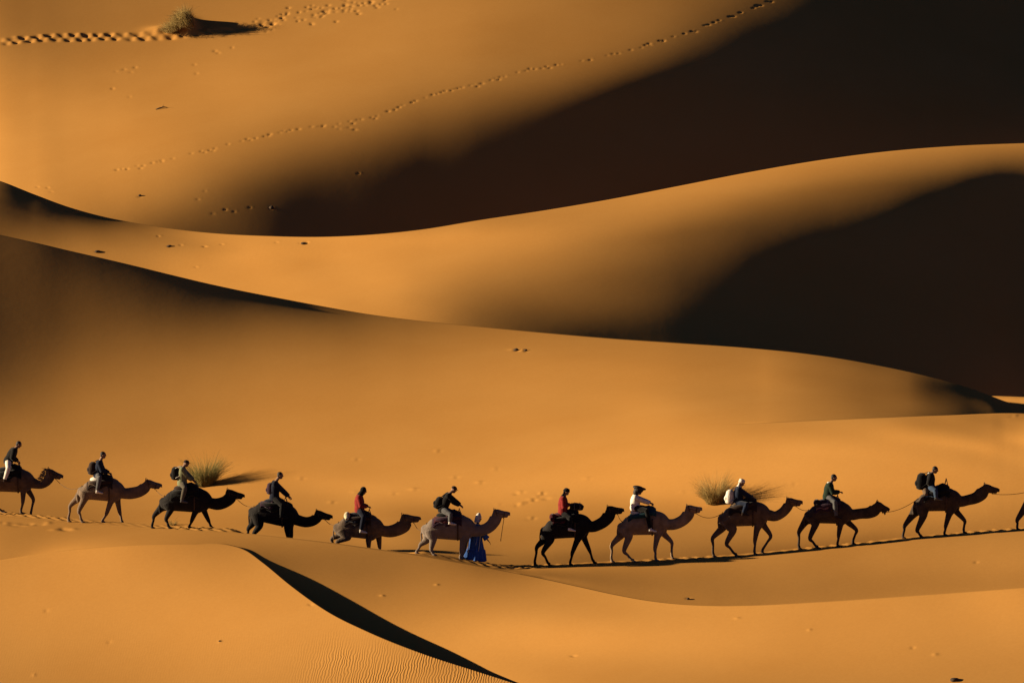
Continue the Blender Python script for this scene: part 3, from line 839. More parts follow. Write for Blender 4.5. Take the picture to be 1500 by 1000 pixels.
CAMELS = [
 dict(crop=C1, T=(-130, 430), Ch=(265, 490), dip=(345, 440), low=(340, 503), poll=(400, 325), nose=(528, 385), thr=(432, 450), fur='brown', mane=1, w=.5, cloth=('black', None, 'black'),
      legs=[(N, 'h', (-130, 580), (-190, 640), (-200, 745), 0), (Fr, 'h', (-60, 580), (-60, 660), (20, 735), 0), (N, 'f', (190, 520), (185, 610), (170, 745), 0), (Fr, 'f', (225, 520), (270, 600), (250, 745), 0)],
      label='brown camel with tufted neck coloured as if rim-lit, cut off by the left edge'),
 dict(crop=C1, T=(672, 500), Ch=(1045, 575), dip=(1125, 490), low=(1110, 592), poll=(1245, 420), nose=(1380, 462), thr=(1238, 552), fur='dun', w=.5, cloth=('brown', 'tanrug', 'white'), handle=1,
      legs=[(Fr, 'h', (650, 600), (592, 662), (578, 785), 0), (N, 'h', (715, 590), (672, 690), (700, 810), 0), (N, 'f', (945, 610), (910, 710), (872, 822), 0), (Fr, 'f', (1000, 610), (1018, 715), (1046, 835), 0)],
      label='grey-brown camel carrying the rider in grey trousers, second from the left edge'),
 dict(crop=C3, T=(205, 530), Ch=(620, 605), dip=(695, 522), low=(690, 628), poll=(770, 445), nose=(918, 492), thr=(838, 572), fur='black', w=.5, cloth=('black', None, 'brown'), handle=1,
      legs=[(Fr, 'h', (195, 625), (140, 690), (124, 785), 0), (N, 'h', (290, 610), (248, 700), (278, 797), 0), (N, 'f', (500, 635), (468, 715), (447, 802), 0), (Fr, 'f', (570, 635), (608, 725), (640, 818), 0)],
      label='black camel striding in front of the green desert bush'),
 dict(crop=C4, T=(178, 530), Ch=(640, 690), dip=(735, 618), low=(765, 727), poll=(860, 545), nose=(1028, 602), thr=(890, 690), fur='black', w=1.5, cloth=('black', 'purple', 'navy'), handle=1,
      legs=[(Fr, 'h', (200, 690), (150, 760), (150, 900), 0), (N, 'h', (265, 710), (212, 790), (245, 900), 0), (N, 'f', (560, 740), (568, 820), (572, 940), 0), (Fr, 'f', (590, 740), (600, 830), (600, 945), 0)],
      label='black camel with head held low and hooves hidden by the ridge'),
 dict(crop=C5, T=(228, 600), Ch=(745, 715), dip=(830, 607), low=(865, 742), poll=(975, 480), nose=(1182, 512), thr=(1040, 695), fur='brown', w=1.5, cloth=('brown', 'navy', 'navy'), rearbag='cream',
      legs=[(Fr, 'h', (310, 720), (190, 770), (210, 900), 0), (N, 'h', (370, 730), (250, 790), (300, 920), 0), (N, 'f', (605, 760), (605, 850), (600, 950), 0), (Fr, 'f', (715, 750), (725, 860), (735, 975), 0)],
      label='brown camel with a cream cushion behind its rider, hooves hidden by the ridge'),
 dict(crop=C6, T=(185, 500), Ch=(640, 585), dip=(735, 478), low=(765, 580), poll=(830, 345), nose=(972, 372), thr=(872, 490), fur='pale', w=.6, cloth=('purple', 'maroon', 'black'),
      legs=[(Fr, 'h', (210, 640), (160, 685), (122, 768), 0), (N, 'h', (275, 620), (258, 710), (285, 803), 0), (N, 'f', (548, 640), (534, 735), (526, 840), 0), (Fr, 'f', (570, 640), (562, 730), (542, 845), 0)],
      label='pale grey camel led by the person in the blue robe'),
 dict(crop=C7, T=(213, 520), Ch=(655, 545), dip=(692, 447), low=(722, 548), poll=(808, 315), nose=(957, 338), thr=(852, 468), fur='black', w=.55, cloth=('black', 'maroon', 'maroon'), rearbag='maroon', beard=0,
      legs=[(Fr, 'h', (228, 640), (168, 705), (150, 885), 0), (N, 'h', (285, 630), (222, 735), (285, 882), 0), (N, 'f', (535, 625), (492, 740), (473, 878), 0), (Fr, 'f', (600, 615), (645, 725), (692, 868), 0)],
      label='black camel with a dark rolled bundle in front of its red-jacketed rider'),
 dict(crop=C8, T=(250, 515), Ch=(720, 560), dip=(790, 457), low=(812, 566), poll=(905, 328), nose=(1052, 350), thr=(955, 480), fur='tan', w=.5, cloth=('teal', None, 'white'), tail=-.1, drape=.9,
      legs=[(Fr, 'h', (262, 640), (180, 735), (180, 912), 0), (N, 'h', (340, 645), (298, 770), (392, 895), 0), (N, 'f', (620, 640), (600, 750), (612, 888), 0), (Fr, 'f', (690, 620), (762, 700), (772, 875), 0)],
      label='tan camel under a short teal saddle blanket'),
 dict(crop=C9, T=(368, 500), Ch=(840, 535), dip=(930, 455), low=(900, 550), poll=(1022, 322), nose=(1170, 352), thr=(1062, 450), fur='brown', w=.5, cloth=('brown', None, 'tanrug'), tail=-.05,
      legs=[(Fr, 'h', (385, 640), (303, 730), (312, 920), 0), (N, 'h', (495, 640), (435, 765), (532, 900), 0), (N, 'f', (730, 630), (712, 740), (712, 890), 0), (Fr, 'f', (800, 600), (868, 705), (785, 868), 1)],
      label='dark brown camel with one foreleg lifted, under the white-turbaned rider'),
 dict(crop=C10, T=(215, 535), Ch=(650, 595), dip=(745, 492), low=(745, 597), poll=(905, 420), nose=(1027, 492), thr=(870, 585), fur='dark', w=.5, cloth=('purple', 'pink', 'purple'), beard=1, rearbag='brown',
      legs=[(Fr, 'h', (205, 640), (148, 740), (152, 915), 0), (N, 'h', (305, 640), (252, 780), (330, 900), 0), (N, 'f', (550, 640), (532, 750), (525, 882), 0), (Fr, 'f', (630, 640), (708, 715), (675, 865), 0)],
      label='dark camel with shaggy chin hair and neck stretched out low'),
 dict(crop=C11, T=(285, 490), Ch=(720, 532), dip=(790, 427), low=(800, 532), poll=(955, 318), nose=(1100, 368), thr=(925, 490), fur='dark', w=.5, cloth=('black', 'blue', 'blue'), hh=.30, rearbag='tanrug',
      legs=[(Fr, 'h', (258, 640), (187, 742), (170, 878), 0), (N, 'h', (355, 640), (302, 768), (345, 860), 0), (N, 'f', (610, 620), (580, 730), (572, 838), 0), (Fr, 'f', (690, 600), (768, 690), (765, 822), 0)],
      label='dark brown camel with a blue saddle rug and tall iron saddle handle'),
 dict(crop=C11, T=(1385, 420), Ch=(1830, 455), dip=(1910, 360), low=(1910, 460), poll=(2050, 260), nose=(2200, 300), thr=(2040, 430), fur='dark', w=.5, cloth=('black', None, 'brown'),
      legs=[(N, 'h', (1345, 570), (1283, 668), (1288, 778), 0), (Fr, 'h', (1460, 560), (1420, 690), (1480, 770), 0), (N, 'f', (1700, 550), (1680, 650), (1670, 760), 0), (Fr, 'f', (1790, 530), (1860, 620), (1850, 750), 0)],
      label='camel of which only a hind leg shows at the right edge'),
]
HERD = [camel(c) for c in CAMELS]

# ------------------------------------------------------------------ people
SKIN = mat('skin', (.17, .09, .055), .6, .12, 20, .3)
HAIR = mat('dark_hair', (.015, .011, .009), .7, .3, 40, .3)
def ik(a, b, l1, l2, bend):
    """middle joint between a and b, bent towards the direction bend"""
    d = b - a; L = d.length
    if L > (l1 + l2) * .999: return a.lerp(b, l1 / (l1 + l2))
    t = (l1 * l1 - l2 * l2 + L * L) / (2 * L); h = math.sqrt(max(l1 * l1 - t * t, 0))
    n = d.normalized(); k = (bend - n * bend.dot(n)).normalized()
    return a + n * t + k * h
def hand(B, wr, dr, palm_n, side, curl=.9):
    """palm, four fingers of different length and a thumb from the side of the palm"""
    dr = dr.normalized(); lat = dr.cross(palm_n).normalized()
    pe = wr + dr * .085
    B.tube([wr - dr * .02, wr + dr * .02, wr + dr * .06, pe], [.026, .036, .042, .038], [.020, .018, .016, .013], 10, up=lat)
    for i, (o, ln) in enumerate(((-.030, .066), (-.010, .076), (.010, .071), (.029, .056))):
        p = pe + lat * o - dr * .012; q = [p]; a = .25
        for fr in (.45, .32, .23):
            a += curl * .62; q.append(q[-1] + (dr * math.cos(a) + palm_n * math.sin(a)) * ln * fr)
        B.tube(q, [.0092, .0088, .008, .0062], [.0092, .0088, .008, .0062], 7)
    t0 = wr + dr * .028 + lat * (.036 * side)
    B.tube([t0 - lat * (.012 * side), t0 + (dr * .5 + lat * side * .7).normalized() * .034, t0 + (dr * .8 + lat * side * .35 + palm_n * .35).normalized() * .064], [.013, .011, .007], [.012, .010, .007], 7)
def headparts(B, hc, fwd, r=1.0, neck=None):
    up = Vector((-fwd.z, 0, fwd.x)); lat = Vector((0, 1, 0))
    R = Matrix((fwd, lat, up)).transposed()
    B.blob(hc + up * .02, (.098 * r, .076 * r, .105 * r), 14, 10, R)
    B.blob(hc + fwd * .022 - up * .06, (.070 * r, .058 * r, .062 * r), 12, 8, R)
    B.tube([hc + fwd * .088 + up * .03, hc + fwd * .112 - up * .012, hc + fwd * .092 - up * .024], [.010, .016, .012], [.010, .014, .008], 8)
    for s in (-1, 1):
        B.blob(hc + lat * (s * .076) - fwd * .004 - up * .002, (.018, .008, .030), 8, 6, R)
    B.blob(hc + fwd * .083 - up * .058, (.012, .026, .007), 8, 5, R); B.blob(hc + fwd * .081 - up * .070, (.012, .022, .008), 8, 5, R)
    B.blob(hc + fwd * .086 + up * .038, (.012, .052, .010), 8, 5, R)
    return up, R
def rider(cfg, cm):
    ox, oy, cs = cfg['crop']
    P = lambda k: cm['loc']((ox + cfg[k][0] / cs, oy + cfg[k][1] / cs))
    seat0 = P('seat'); org = seat0.copy()
    root = thing('person', cm['base'] + org, cfg['label'], 'person', 'riders on the camels')
    S, Hd, Ha, K, Ft = [P(k) - org for k in ('sho', 'head', 'hand', 'knee', 'foot')]
    H = Vector((0, 0, 0))
    lean = (S - H); ln = lean.length
    yk, yf = .39, .43
    J = {}
    for s in (-1, 1):
        J['hip', s] = H + Vector((0, s * .10, 0)); J['sho', s] = S + Vector((0, s * .185, -.02))
        J['hand', s] = Ha + Vector((0.02 * s, s * .09, 0)) ; J['el', s] = ik(J['sho', s], J['hand', s], .29, .25, Vector((-.5, s * .5, -1)))
        kk = K + Vector((.03 * s, s * yk, 0)); J['knee', s] = kk
        J['foot', s] = Ft + Vector((.03 * s, s * yf, 0))
        J['ank', s] = J['foot', s] + Vector((-.04, 0, .05))
    def torso(B, g):
        c = [H + Vector((0, 0, -.09)), H, H + lean * .30, H + lean * .60, H + lean * .86, S + lean.normalized() * .035]
        q, rr = smoothpath(c, [(.15 + g, .11 + g), (.165 + g, .13 + g), (.148 + g, .115 + g), (.175 + g, .125 + g), (.180 + g, .105 + g), (.075 + g, .070 + g)], 3)
        B.tube(q, [r[0] for r in rr], [r[1] for r in rr], 16)
        for s in (-1, 1): B.blob(J['sho', s] + Vector((0, -s * .02, 0)), (.062 + g, .062 + g, .062 + g), 10, 7)
    def arm(B, s, g, end=1.0):
        a, e, h = J['sho', s], J['el', s], J['hand', s]
        h = e.lerp(h, end)
        B.tube([a, a.lerp(e, .5), e, e.lerp(h, .4), h], [.052 + g, .047 + g, .040 + g, .038 + g, .027 + g], [.055 + g, .050 + g, .042 + g, .040 + g, .024 + g], 10)
    def leg(B, s, g, end=1.0):
        a, k, f = J['hip', s], J['knee', s], J['ank', s]
        f = k.lerp(f, end)
        B.tube([a, a.lerp(k, .5), k, k.lerp(f, .35), k.lerp(f, .8), f], [.085 + g, .078 + g, .056 + g, .058 + g, .040 + g, .038 + g], [.095 + g, .082 + g, .060 + g, .060 + g, .040 + g, .038 + g], 12)
    look = cfg.get('look', (1, -.12)); fwd = Vector((look[0], 0, look[1])).normalized()
    B = MB(); torso(B, 0)
    nk = S + lean.normalized() * .02
    B.tube([nk, nk.lerp(Hd, .5), Hd - fwd * .01], [.062, .056, .056], [.062, .058, .058], 10)
    up, R = headparts(B, Hd, fwd)
    for s in (-1, 1):
        arm(B, s, 0); leg(B, s, 0)
        d = (J['hand', s] - J['el', s])
        hand(B, J['hand', s], Vector((d.x, -s * .25 * d.length, d.z)), Vector((.25, 0, -1)).normalized(), -s)
        f = J['foot', s]; B.tube([f + Vector((-.07, 0, .03)), f + Vector((.0, 0, .02)), f + Vector((.12, 0, -.015)), f + Vector((.17, 0, -.02))], [.034, .040, .045, .025], [.045, .042, .026, .014], 10)
    B.build('body', SKIN, root, .009, 2)
    for s in (-1, 1):
        e = MB(); e.blob(Hd + fwd * .090 + up * .022 + Vector((0, s * .030, 0)), (.010, .013, .009), 8, 6); e.build('eye', EYE, root)
    B = MB(); torso(B, .054)
    for s in (-1, 1): arm(B, s, .040, .93)
    B.tube([nk - lean.normalized() * .02, nk + lean.normalized() * .05], [.085, .075], [.085, .075], 12)
    B.tube([H + Vector((0, 0, -.10)), H + lean * .25], [.185, .175], [.155, .145], 14)
    B.build('jacket', cloth(cfg['top']), root, .015, 2)
    B = MB(); B.tube([H + Vector((0, -.17, -.03)), H + Vector((0, 0, -.03)), H + Vector((0, .17, -.03))], [.10, .14, .10], [.10, .14, .10], 12)
    for s in (-1, 1): leg(B, s, .030, .93)
    B.build('trousers', cloth(cfg['legs']), root, .015, 2)
    for s in (-1, 1):
        f = J['foot', s]; B = MB()
        B.tube([f + Vector((-.09, 0, .04)), f + Vector((-.03, 0, .035)), f + Vector((.05, 0, .012)), f + Vector((.14, 0, -.012)), f + Vector((.19, 0, -.02))], [.04, .05, .052, .054, .03], [.06, .06, .045, .034, .018], 12)
        B.tube([f + Vector((-.04, 0, .02)), f + Vector((-.04, 0, .12))], [.05, .048], [.05, .048], 10)
        B.build('shoe', cloth(cfg['shoe']), root, .014, 2)
    B = MB(); hw = cfg['hat']
    if hw[0] in ('turban', 'scarf'):
        for a in range(3 if hw[0] == 'turban' else 2):
            q = []
            for j in range(17):
                t = 2 * math.pi * j / 16; q.append(Hd + up * (.045 + a * .030 + .018 * math.sin(t + a * 2)) + fwd * (.102 - a * .014) * math.cos(t) + Vector((0, (.088 - a * .012) * math.sin(t), 0)))
            B.tube(q, .026, .024, 8, up=up)
        B.blob(Hd + up * .075 - fwd * .005, (.092, .08, .068), 12, 8, R)
        B.tube([Hd - fwd * .075 + up * .03, Hd - fwd * .085 - up * .07, nk - fwd * .06 + up * .03], [.06, .075, .09], [.03, .035, .04], 10)
        B.tube([nk - up * .01, nk + up * .05, nk + up * .085], [.10, .098, .085], [.10, .095, .085], 12)
    elif hw[0] == 'bighair':
        B.blob(Hd + up * .06 - fwd * .03, (.175, .16, .125), 14, 9, R); B.blob(Hd - fwd * .11 - up * .05, (.10, .13, .14), 12, 8, R); B.blob(Hd + up * .12 - fwd * .06, (.20, .18, .07), 14, 8, R); B.blob(Hd + up * .11 + fwd * .10, (.13, .12, .05), 12, 8, R)
    elif hw[0] == 'cap':
        B.blob(Hd + up * .055 - fwd * .005, (.106, .086, .078), 14, 8, R)
        B.tube([Hd + up * .045 + fwd * .07, Hd + up * .040 + fwd * .13, Hd + up * .028 + fwd * .165], [.070, .065, .035], [.010, .008, .006], 12)
    elif hw[0] == 'hood':
        B.blob(Hd + up * .03 - fwd * .022, (.112, .095, .122), 14, 9, R); B.tube([Hd - up * .06 - fwd * .03, nk + up * .02], [.10, .13], [.10, .11], 12)
    else:
        B.blob(Hd + up * .048 - fwd * .022, (.098, .084, .088), 14, 9, R); B.blob(Hd - fwd * .055 - up * .01, (.055, .076, .07), 12, 7, R)
    nmh = {'turban': 'turban', 'scarf': 'headscarf', 'bighair': 'hair', 'cap': 'cap', 'hood': 'hood'}.get(hw[0], 'hair')
    B.build(nmh, cloth(hw[1]) if hw[1] else HAIR, root, .014, 2)
    if True:
        B = MB(); q = []
        for j in range(15):
            t = 2 * math.pi * j / 14; q.append(nk + lean.normalized() * .035 + Vector((math.cos(t) * .085, math.sin(t) * .09, .02 * math.sin(t * 2))))
        B.tube(q, .030, .028, 8); B.build('neck_scarf', cloth(cfg.get('collar', cfg['top'])), root, .014, 1)
    if cfg.get('pack'):
        b = cfg['pack']; pp = cm['loc']((ox + b[0] / cs, oy + b[1] / cs))
        pk = thing('backpack', cm['base'] + pp, b[3], 'backpack', 'backpacks worn by the riders')
        ax = lean.normalized(); r = b[2]; B = MB(); bx = Vector((-ax.z, 0, ax.x)) * -1
        B.tube([-ax * r * 1.5, -ax * r * 1.25, -ax * .0, ax * r * 1.1, ax * r * 1.5], [.09, .15, .165, .145, .06], [r * .55, r * .9, r, r * .8, r * .35], 14)
        B.build('bag', cloth(b[4]), pk, .02, 2)
        B = MB(); back = -Vector((ax.z, 0, -ax.x)); B.blob(back * r * .75 - ax * r * .4, (r * .45, .10, r * .6), 10, 7); B.build('front_pocket', cloth(b[4]), pk)
        for s in (-1, 1):
            B = MB(); sh = S + org - pp
            q = [ax * r * 1.2 + Vector((0, s * .11, 0)), sh + Vector((-.03, s * .13, .09)), sh + Vector((.11, s * .14, -.06)), sh * .3 + Vector((.12, s * .17, -.10)), -ax * r + Vector((.02, s * .15, 0))]
            q, _ = smoothpath(q, [(0,)] * 5, 4); B.tube(q, .026, .008, 6, up=(0, 1, 0)); B.build('shoulder_strap', cloth(b[5]), pk)
    return root, J, org
def rc(crop, **k): return dict(crop=crop, **k)
RIDERS = [
 (0, rc(C1, seat=(60, 262), sho=(112, 165), head=(150, 122), hand=(135, 262), knee=(72, 320), foot=(50, 430), top='black', legs='white', shoe='brown', hat=('hair', None), look=(1, -.5), label='person in black jacket and white trousers on the camel at the left edge')),
 (1, rc(C1, seat=(835, 385), sho=(848, 275), head=(880, 212), hand=(925, 365), knee=(862, 400), foot=(848, 528), top='darkblue', legs='grey', shoe='white', hat=('hair', None), pack=(785, 325, .16, 'small dark brown backpack on the rider in grey trousers', 'brown', 'brown'), label='person in dark blue jacket, grey trousers and white shoes on the grey-brown camel')),
 (2, rc(C3, seat=(385, 395), sho=(388, 272), head=(420, 225), hand=(478, 368), knee=(420, 430), foot=(402, 548), top='palegreen', legs='khaki', shoe='grey', hat=('cap', 'brown'), look=(1, -.25), pack=(325, 310, .16, 'black backpack edged in white on the rider in the pale green shirt', 'black', 'white'), label='person in pale green shirt and dark cap in front of the green bush')),
 (3, rc(C4, seat=(425, 420), sho=(432, 262), head=(487, 185), hand=(575, 405), knee=(520, 490), foot=(520, 610), top='navy', legs='black', shoe='black', hat=('hair', None), pack=(382, 320, .14, 'dark maroon backpack on the rider in the navy jacket', 'purple', 'black'), label='bare-headed person in navy jacket reaching down to the saddle handle')),
 (4, rc(C5, seat=(500, 430), sho=(498, 285), head=(547, 218), hand=(590, 395), knee=(560, 500), foot=(540, 672), top='red', legs='navy', shoe='white', hat=('hood', 'black'), look=(1, -.3), label='person in red jacket and black hood on the camel with the cream cushion')),
 (5, rc(C6, seat=(365, 345), sho=(415, 215), head=(465, 165), hand=(522, 308), knee=(445, 385), foot=(448, 470), top='black', legs='grey', shoe='white', hat=('cap', 'brown'), look=(1, -.45), pack=(325, 285, .15, 'black backpack on the rider leaning forward on the pale camel', 'black', 'black'), label='person in black leaning forward on the pale grey camel')),
 (6, rc(C7, seat=(405, 385), sho=(408, 245), head=(437, 185), hand=(465, 300), knee=(480, 420), foot=(482, 528), top='red', legs='black', shoe='white', hat=('scarf', 'black'), look=(1, -.1), label='person in red jacket and dark headscarf on the black camel')),
 (7, rc(C8, seat=(405, 355), sho=(408, 248), head=(446, 192), hand=(555, 308), knee=(525, 370), foot=(572, 570), top='white', legs='black', shoe='white', hat=('bighair', None), look=(1, -.2), label='person in white shirt with a big shock of dark hair')),
 (8, rc(C9, seat=(545, 380), sho=(555, 235), head=(583, 175), hand=(685, 332), knee=(640, 375), foot=(612, 480), top='darkblue', legs='darkblue', shoe='brown', hat=('turban', 'white'), look=(1, -.1), pack=(468, 312, .17, 'white backpack on the rider in the white turban', 'white', 'darkblue'), label='person in dark blue with a white turban')),
 (9, rc(C10, seat=(425, 380), sho=(445, 258), head=(487, 195), hand=(540, 335), knee=(500, 420), foot=(522, 578), top='green', legs='grey', shoe='brown', hat=('hair', None), look=(1, -.15), collar='white', label='person in dark green jacket with a white scarf at the neck')),
 (10, rc(C11, seat=(425, 345), sho=(432, 232), head=(478, 185), hand=(455, 335), knee=(485, 380), foot=(500, 462), top='black', legs='jeans', shoe='grey', hat=('hair', None), look=(1, -.35), collar='white', pack=(345, 295, .20, 'large black backpack on the rider in blue jeans', 'black', 'black'), label='person in black jacket and blue jeans on the camel nearest the right edge')),
]
for ci, cfg in RIDERS: rider(cfg, HERD[ci])

# rolled bundle lying in front of the red-jacketed rider
cm = HERD[6]
pp = cm['loc']((760 + 535 / 6.25, 690 + 325 / 6.25))
t = thing('bundle', cm['base'] + pp, 'dark rolled bundle tied on the black camel in front of its rider', 'bundle')
b = MB(); b.tube([Vector((-.26, 0, .02)), Vector((-.2, 0, .02)), Vector((-.05, 0, .03)), Vector((.12, 0, .0)), Vector((.22, 0, -.04))], [.14, .24, .26, .25, .15], [.08, .12, .13, .13, .08], 14)
b.build('roll', cloth('black'), t, .02, 3)
for x in (-.1, .1):
    q = [Vector((x, math.sin(a) * .27, .02 + math.cos(a) * .142)) for a in np.linspace(0, 2 * math.pi, 17)]
    b = MB(); b.tube(q, .012, .01, 6, up=(1, 0, 0)); b.build('strap', cloth('grey'), t)

# the walking guide in blue
def guide():
    cm = HERD[5]; g = lambda x, y: cm['loc']((590 + x / 6.25, 690 + y / 6.25))
    ft = g(663, 868); yy = .36
    base = cm['base'] + Vector((ft.x, yy, 0)); base.z = path_z(base.x, base.y)
    root = thing('person', base, 'person walking in a blue robe and pointed white headcloth, arm held out', 'person')
    o = Vector((ft.x, 0, base.z - cm['base'].z - yy * .098))
    G = lambda x, y: (lambda p: Vector((p.x - o.x, 0, p.z - o.z)))(g(x, y))
    Hd = G(690, 450); S = G(680, 512); H = G(665, 650); hand_r = G(790, 655)
    fwd = Vector((1, 0, -.2)).normalized(); lean = S - H
    B = MB()
    q, rr = smoothpath([H + Vector((0, 0, -.08)), H, H + lean * .4, H + lean * .8, S + Vector((.01, 0, .03))], [(.15, .11), (.165, .13), (.15, .12), (.185, .12), (.08, .07)], 3)
    B.tube(q, [r[0] for r in rr], [r[1] for r in rr], 14)
    B.tube([S, S.lerp(Hd, .5), Hd], .056, .056, 10); up, R = headparts(B, Hd, fwd)
    arms = {}
    for s in (-1, 1):
        a = S + Vector((0, s * .185, -.03)); h = hand_r + Vector((-.03, s * .16, .02)) if s < 0 else H + Vector((.10, .24, .02))
        e = ik(a, h, .30, .27, Vector((-.6, s * .4, -1))); arms[s] = (a, e, h)
        B.tube([a, a.lerp(e, .5), e, e.lerp(h, .4), h], [.05, .046, .04, .037, .027], [.052, .048, .042, .038, .024], 10)
        hand(B, h, h - e, Vector((.2, 0, -1)).normalized(), -s, .6)
        k = H + Vector((.06 * s, s * .10, -.42)); f = Vector((.18 * s, s * .10, .08))
        B.tube([H + Vector((0, s * .09, 0)), k, k.lerp(f, .35), f], [.085, .058, .056, .038], [.09, .06, .058, .038], 12)
        B.tube([f + Vector((-.07, 0, -.03)), f + Vector((0, 0, -.04)), f + Vector((.12, 0, -.055)), f + Vector((.17, 0, -.06))], [.034, .04, .045, .025], [.04, .04, .024, .012], 10)
    B.build('body', SKIN, root, .009, 2)
    for s in (-1, 1):
        e = MB(); e.blob(Hd + fwd * .09 + up * .022 + Vector((0, s * .03, 0)), (.01, .013, .009), 8, 6); e.build('eye', EYE, root)
        B = MB(); f = Vector((.18 * s, s * .10, .03)); B.tube([f + Vector((-.09, 0, 0)), f, f + Vector((.12, 0, -.012)), f + Vector((.18, 0, -.015))], [.04, .05, .05, .03], [.03, .04, .026, .014], 10); B.build('sandal', LEATHER, root)
    # robe: flared tunic with vertical folds, wide sleeves
    B = MB(); V = []; F = []; n = 40; lev = [(S.x, S.z + .05, .09, .09), (S.x, S.z + .0, .21, .13), (S.x * .8 + H.x * .2, S.z - .15, .22, .165), (H.x * .6 + S.x * .4, H.z + .25, .22, .19), (H.x, H.z, .25, .225), (H.x - .01, H.z - .3, .29, .285), (-.015, .42, .33, .335), (-.02, .16, .36, .37), (-.02, .05, .37, .385)]
    for i, (x, z, ry, rx) in enumerate(lev):
        for j in range(n):
            a = 2 * math.pi * j / n; fold = 1 + (.012 + .011 * i) * math.sin(a * 9 + i * .35) + .008 * i * math.sin(a * 4 + 1.0)
            V.append((x + rx * math.cos(a) * fold, ry * math.sin(a) * fold, z + (.03 * math.sin(a * 3) if i == len(lev) - 1 else 0)))
    m = len(lev)
    for i in range(m - 1):
        for j in range(n): F.append((i * n + j, i * n + (j + 1) % n, (i + 1) * n + (j + 1) % n, (i + 1) * n + j))
    F.append(tuple(range(n))); F.append(tuple((m - 1) * n + j for j in range(n - 1, -1, -1)))
    B.add(V, F)
    for s in (-1, 1):
        a, e, h = arms[s]; h = e.lerp(h, .72)
        B.tube([a, a.lerp(e, .5), e, h], [.085, .09, .095, .115], [.085, .085, .09, .12], 12)
    B.build('robe', cloth('robe'), root, .014, 1)
    B = MB()
    B.blob(Hd + up * .05 - fwd * .01, (.115, .095, .10), 14, 9, R)
    B.tube([Hd - fwd * .05 - up * .06, Hd + up * .06 - fwd * .02, Hd + up * .17 - fwd * .01, Hd + up * .215], [.10, .10, .055, .015], [.085, .105, .07, .02], 12)
    B.tube([Hd - fwd * .03 - up * .14, Hd - fwd * .035 - up * .02], [.125, .10], [.105, .09], 12)
    B.build('headcloth', cloth('white'), root, .013, 2)
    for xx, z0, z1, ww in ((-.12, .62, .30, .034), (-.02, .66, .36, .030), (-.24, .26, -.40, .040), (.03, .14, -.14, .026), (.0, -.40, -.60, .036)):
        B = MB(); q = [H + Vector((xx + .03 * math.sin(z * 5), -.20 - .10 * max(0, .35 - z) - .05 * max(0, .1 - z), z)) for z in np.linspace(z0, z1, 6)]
        B.tube(q, ww, .014, 8); B.build('painted_sun_streak', cloth('white'), root)  # white strips paint the rim sunlight on the blue robe
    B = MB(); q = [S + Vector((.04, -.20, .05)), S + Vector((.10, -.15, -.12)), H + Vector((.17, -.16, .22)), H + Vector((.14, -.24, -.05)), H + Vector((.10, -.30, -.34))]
    q, _ = smoothpath(q, [(0,)] * 5, 4); B.tube(q, .035, .012, 8); B.build('painted_sun_band', cloth('white'), root)  # white band stands in for a sunlit highlight across the robe
guide()

# ------------------------------------------------------------------ ropes
def rope(a, b, sag, label, r=.010, n=14):
    t = thing('lead_rope', a, label, 'rope', 'lead ropes of the caravan'); q = []
    for k in range(n + 1):
        f = k / n; p = (b - a) * f; p.z -= sag * 4 * f * (1 - f); q.append(p)
    m = MB(); m.tube(q, r, r, 6); m.build('rope', ROPE, t)
    q2 = [q[-1] + Vector((0, .035 * math.cos(x), .035 * math.sin(x))) for x in np.linspace(0, 2 * math.pi, 11)]
    m = MB(); m.tube(q2, r, r, 6, up=(1, 0, 0)); m.build('loop_knot', ROPE, t)
NAMES = ['camel with the sunlit-coloured mane', 'grey-brown camel', 'black camel by the bush', 'black camel with lowered head', 'camel with the cream cushion', 'pale grey camel', 'black camel with the bundle', 'tan camel', 'camel with the lifted foreleg', 'shaggy-chinned camel', 'camel with the blue rug', 'last camel at the right edge']
for i in range(11):
    A, Bc = HERD[i], HERD[i + 1]
    if i in (5,): continue
    a = A['base'] + A['mouth']; b = Bc['base'] + Bc['tail'] + Vector((0, -.05, 0))
    rope(a, b, {0: .22, 1: .05, 2: .10, 3: .12, 4: .25, 6: .05, 7: .16, 8: .06, 9: .12, 10: .06}[i], 'rope from the %s to the %s' % (NAMES[i], NAMES[i + 1]))
A = HERD[5]; a = A['base'] + A['mouth']
g = A['loc']((590 + 895 / 6.25, 690 + 628 / 6.25))
rope(a, A['base'] + g, -.02, 'loose lead rope dangling from the muzzle of the pale grey camel', .012)

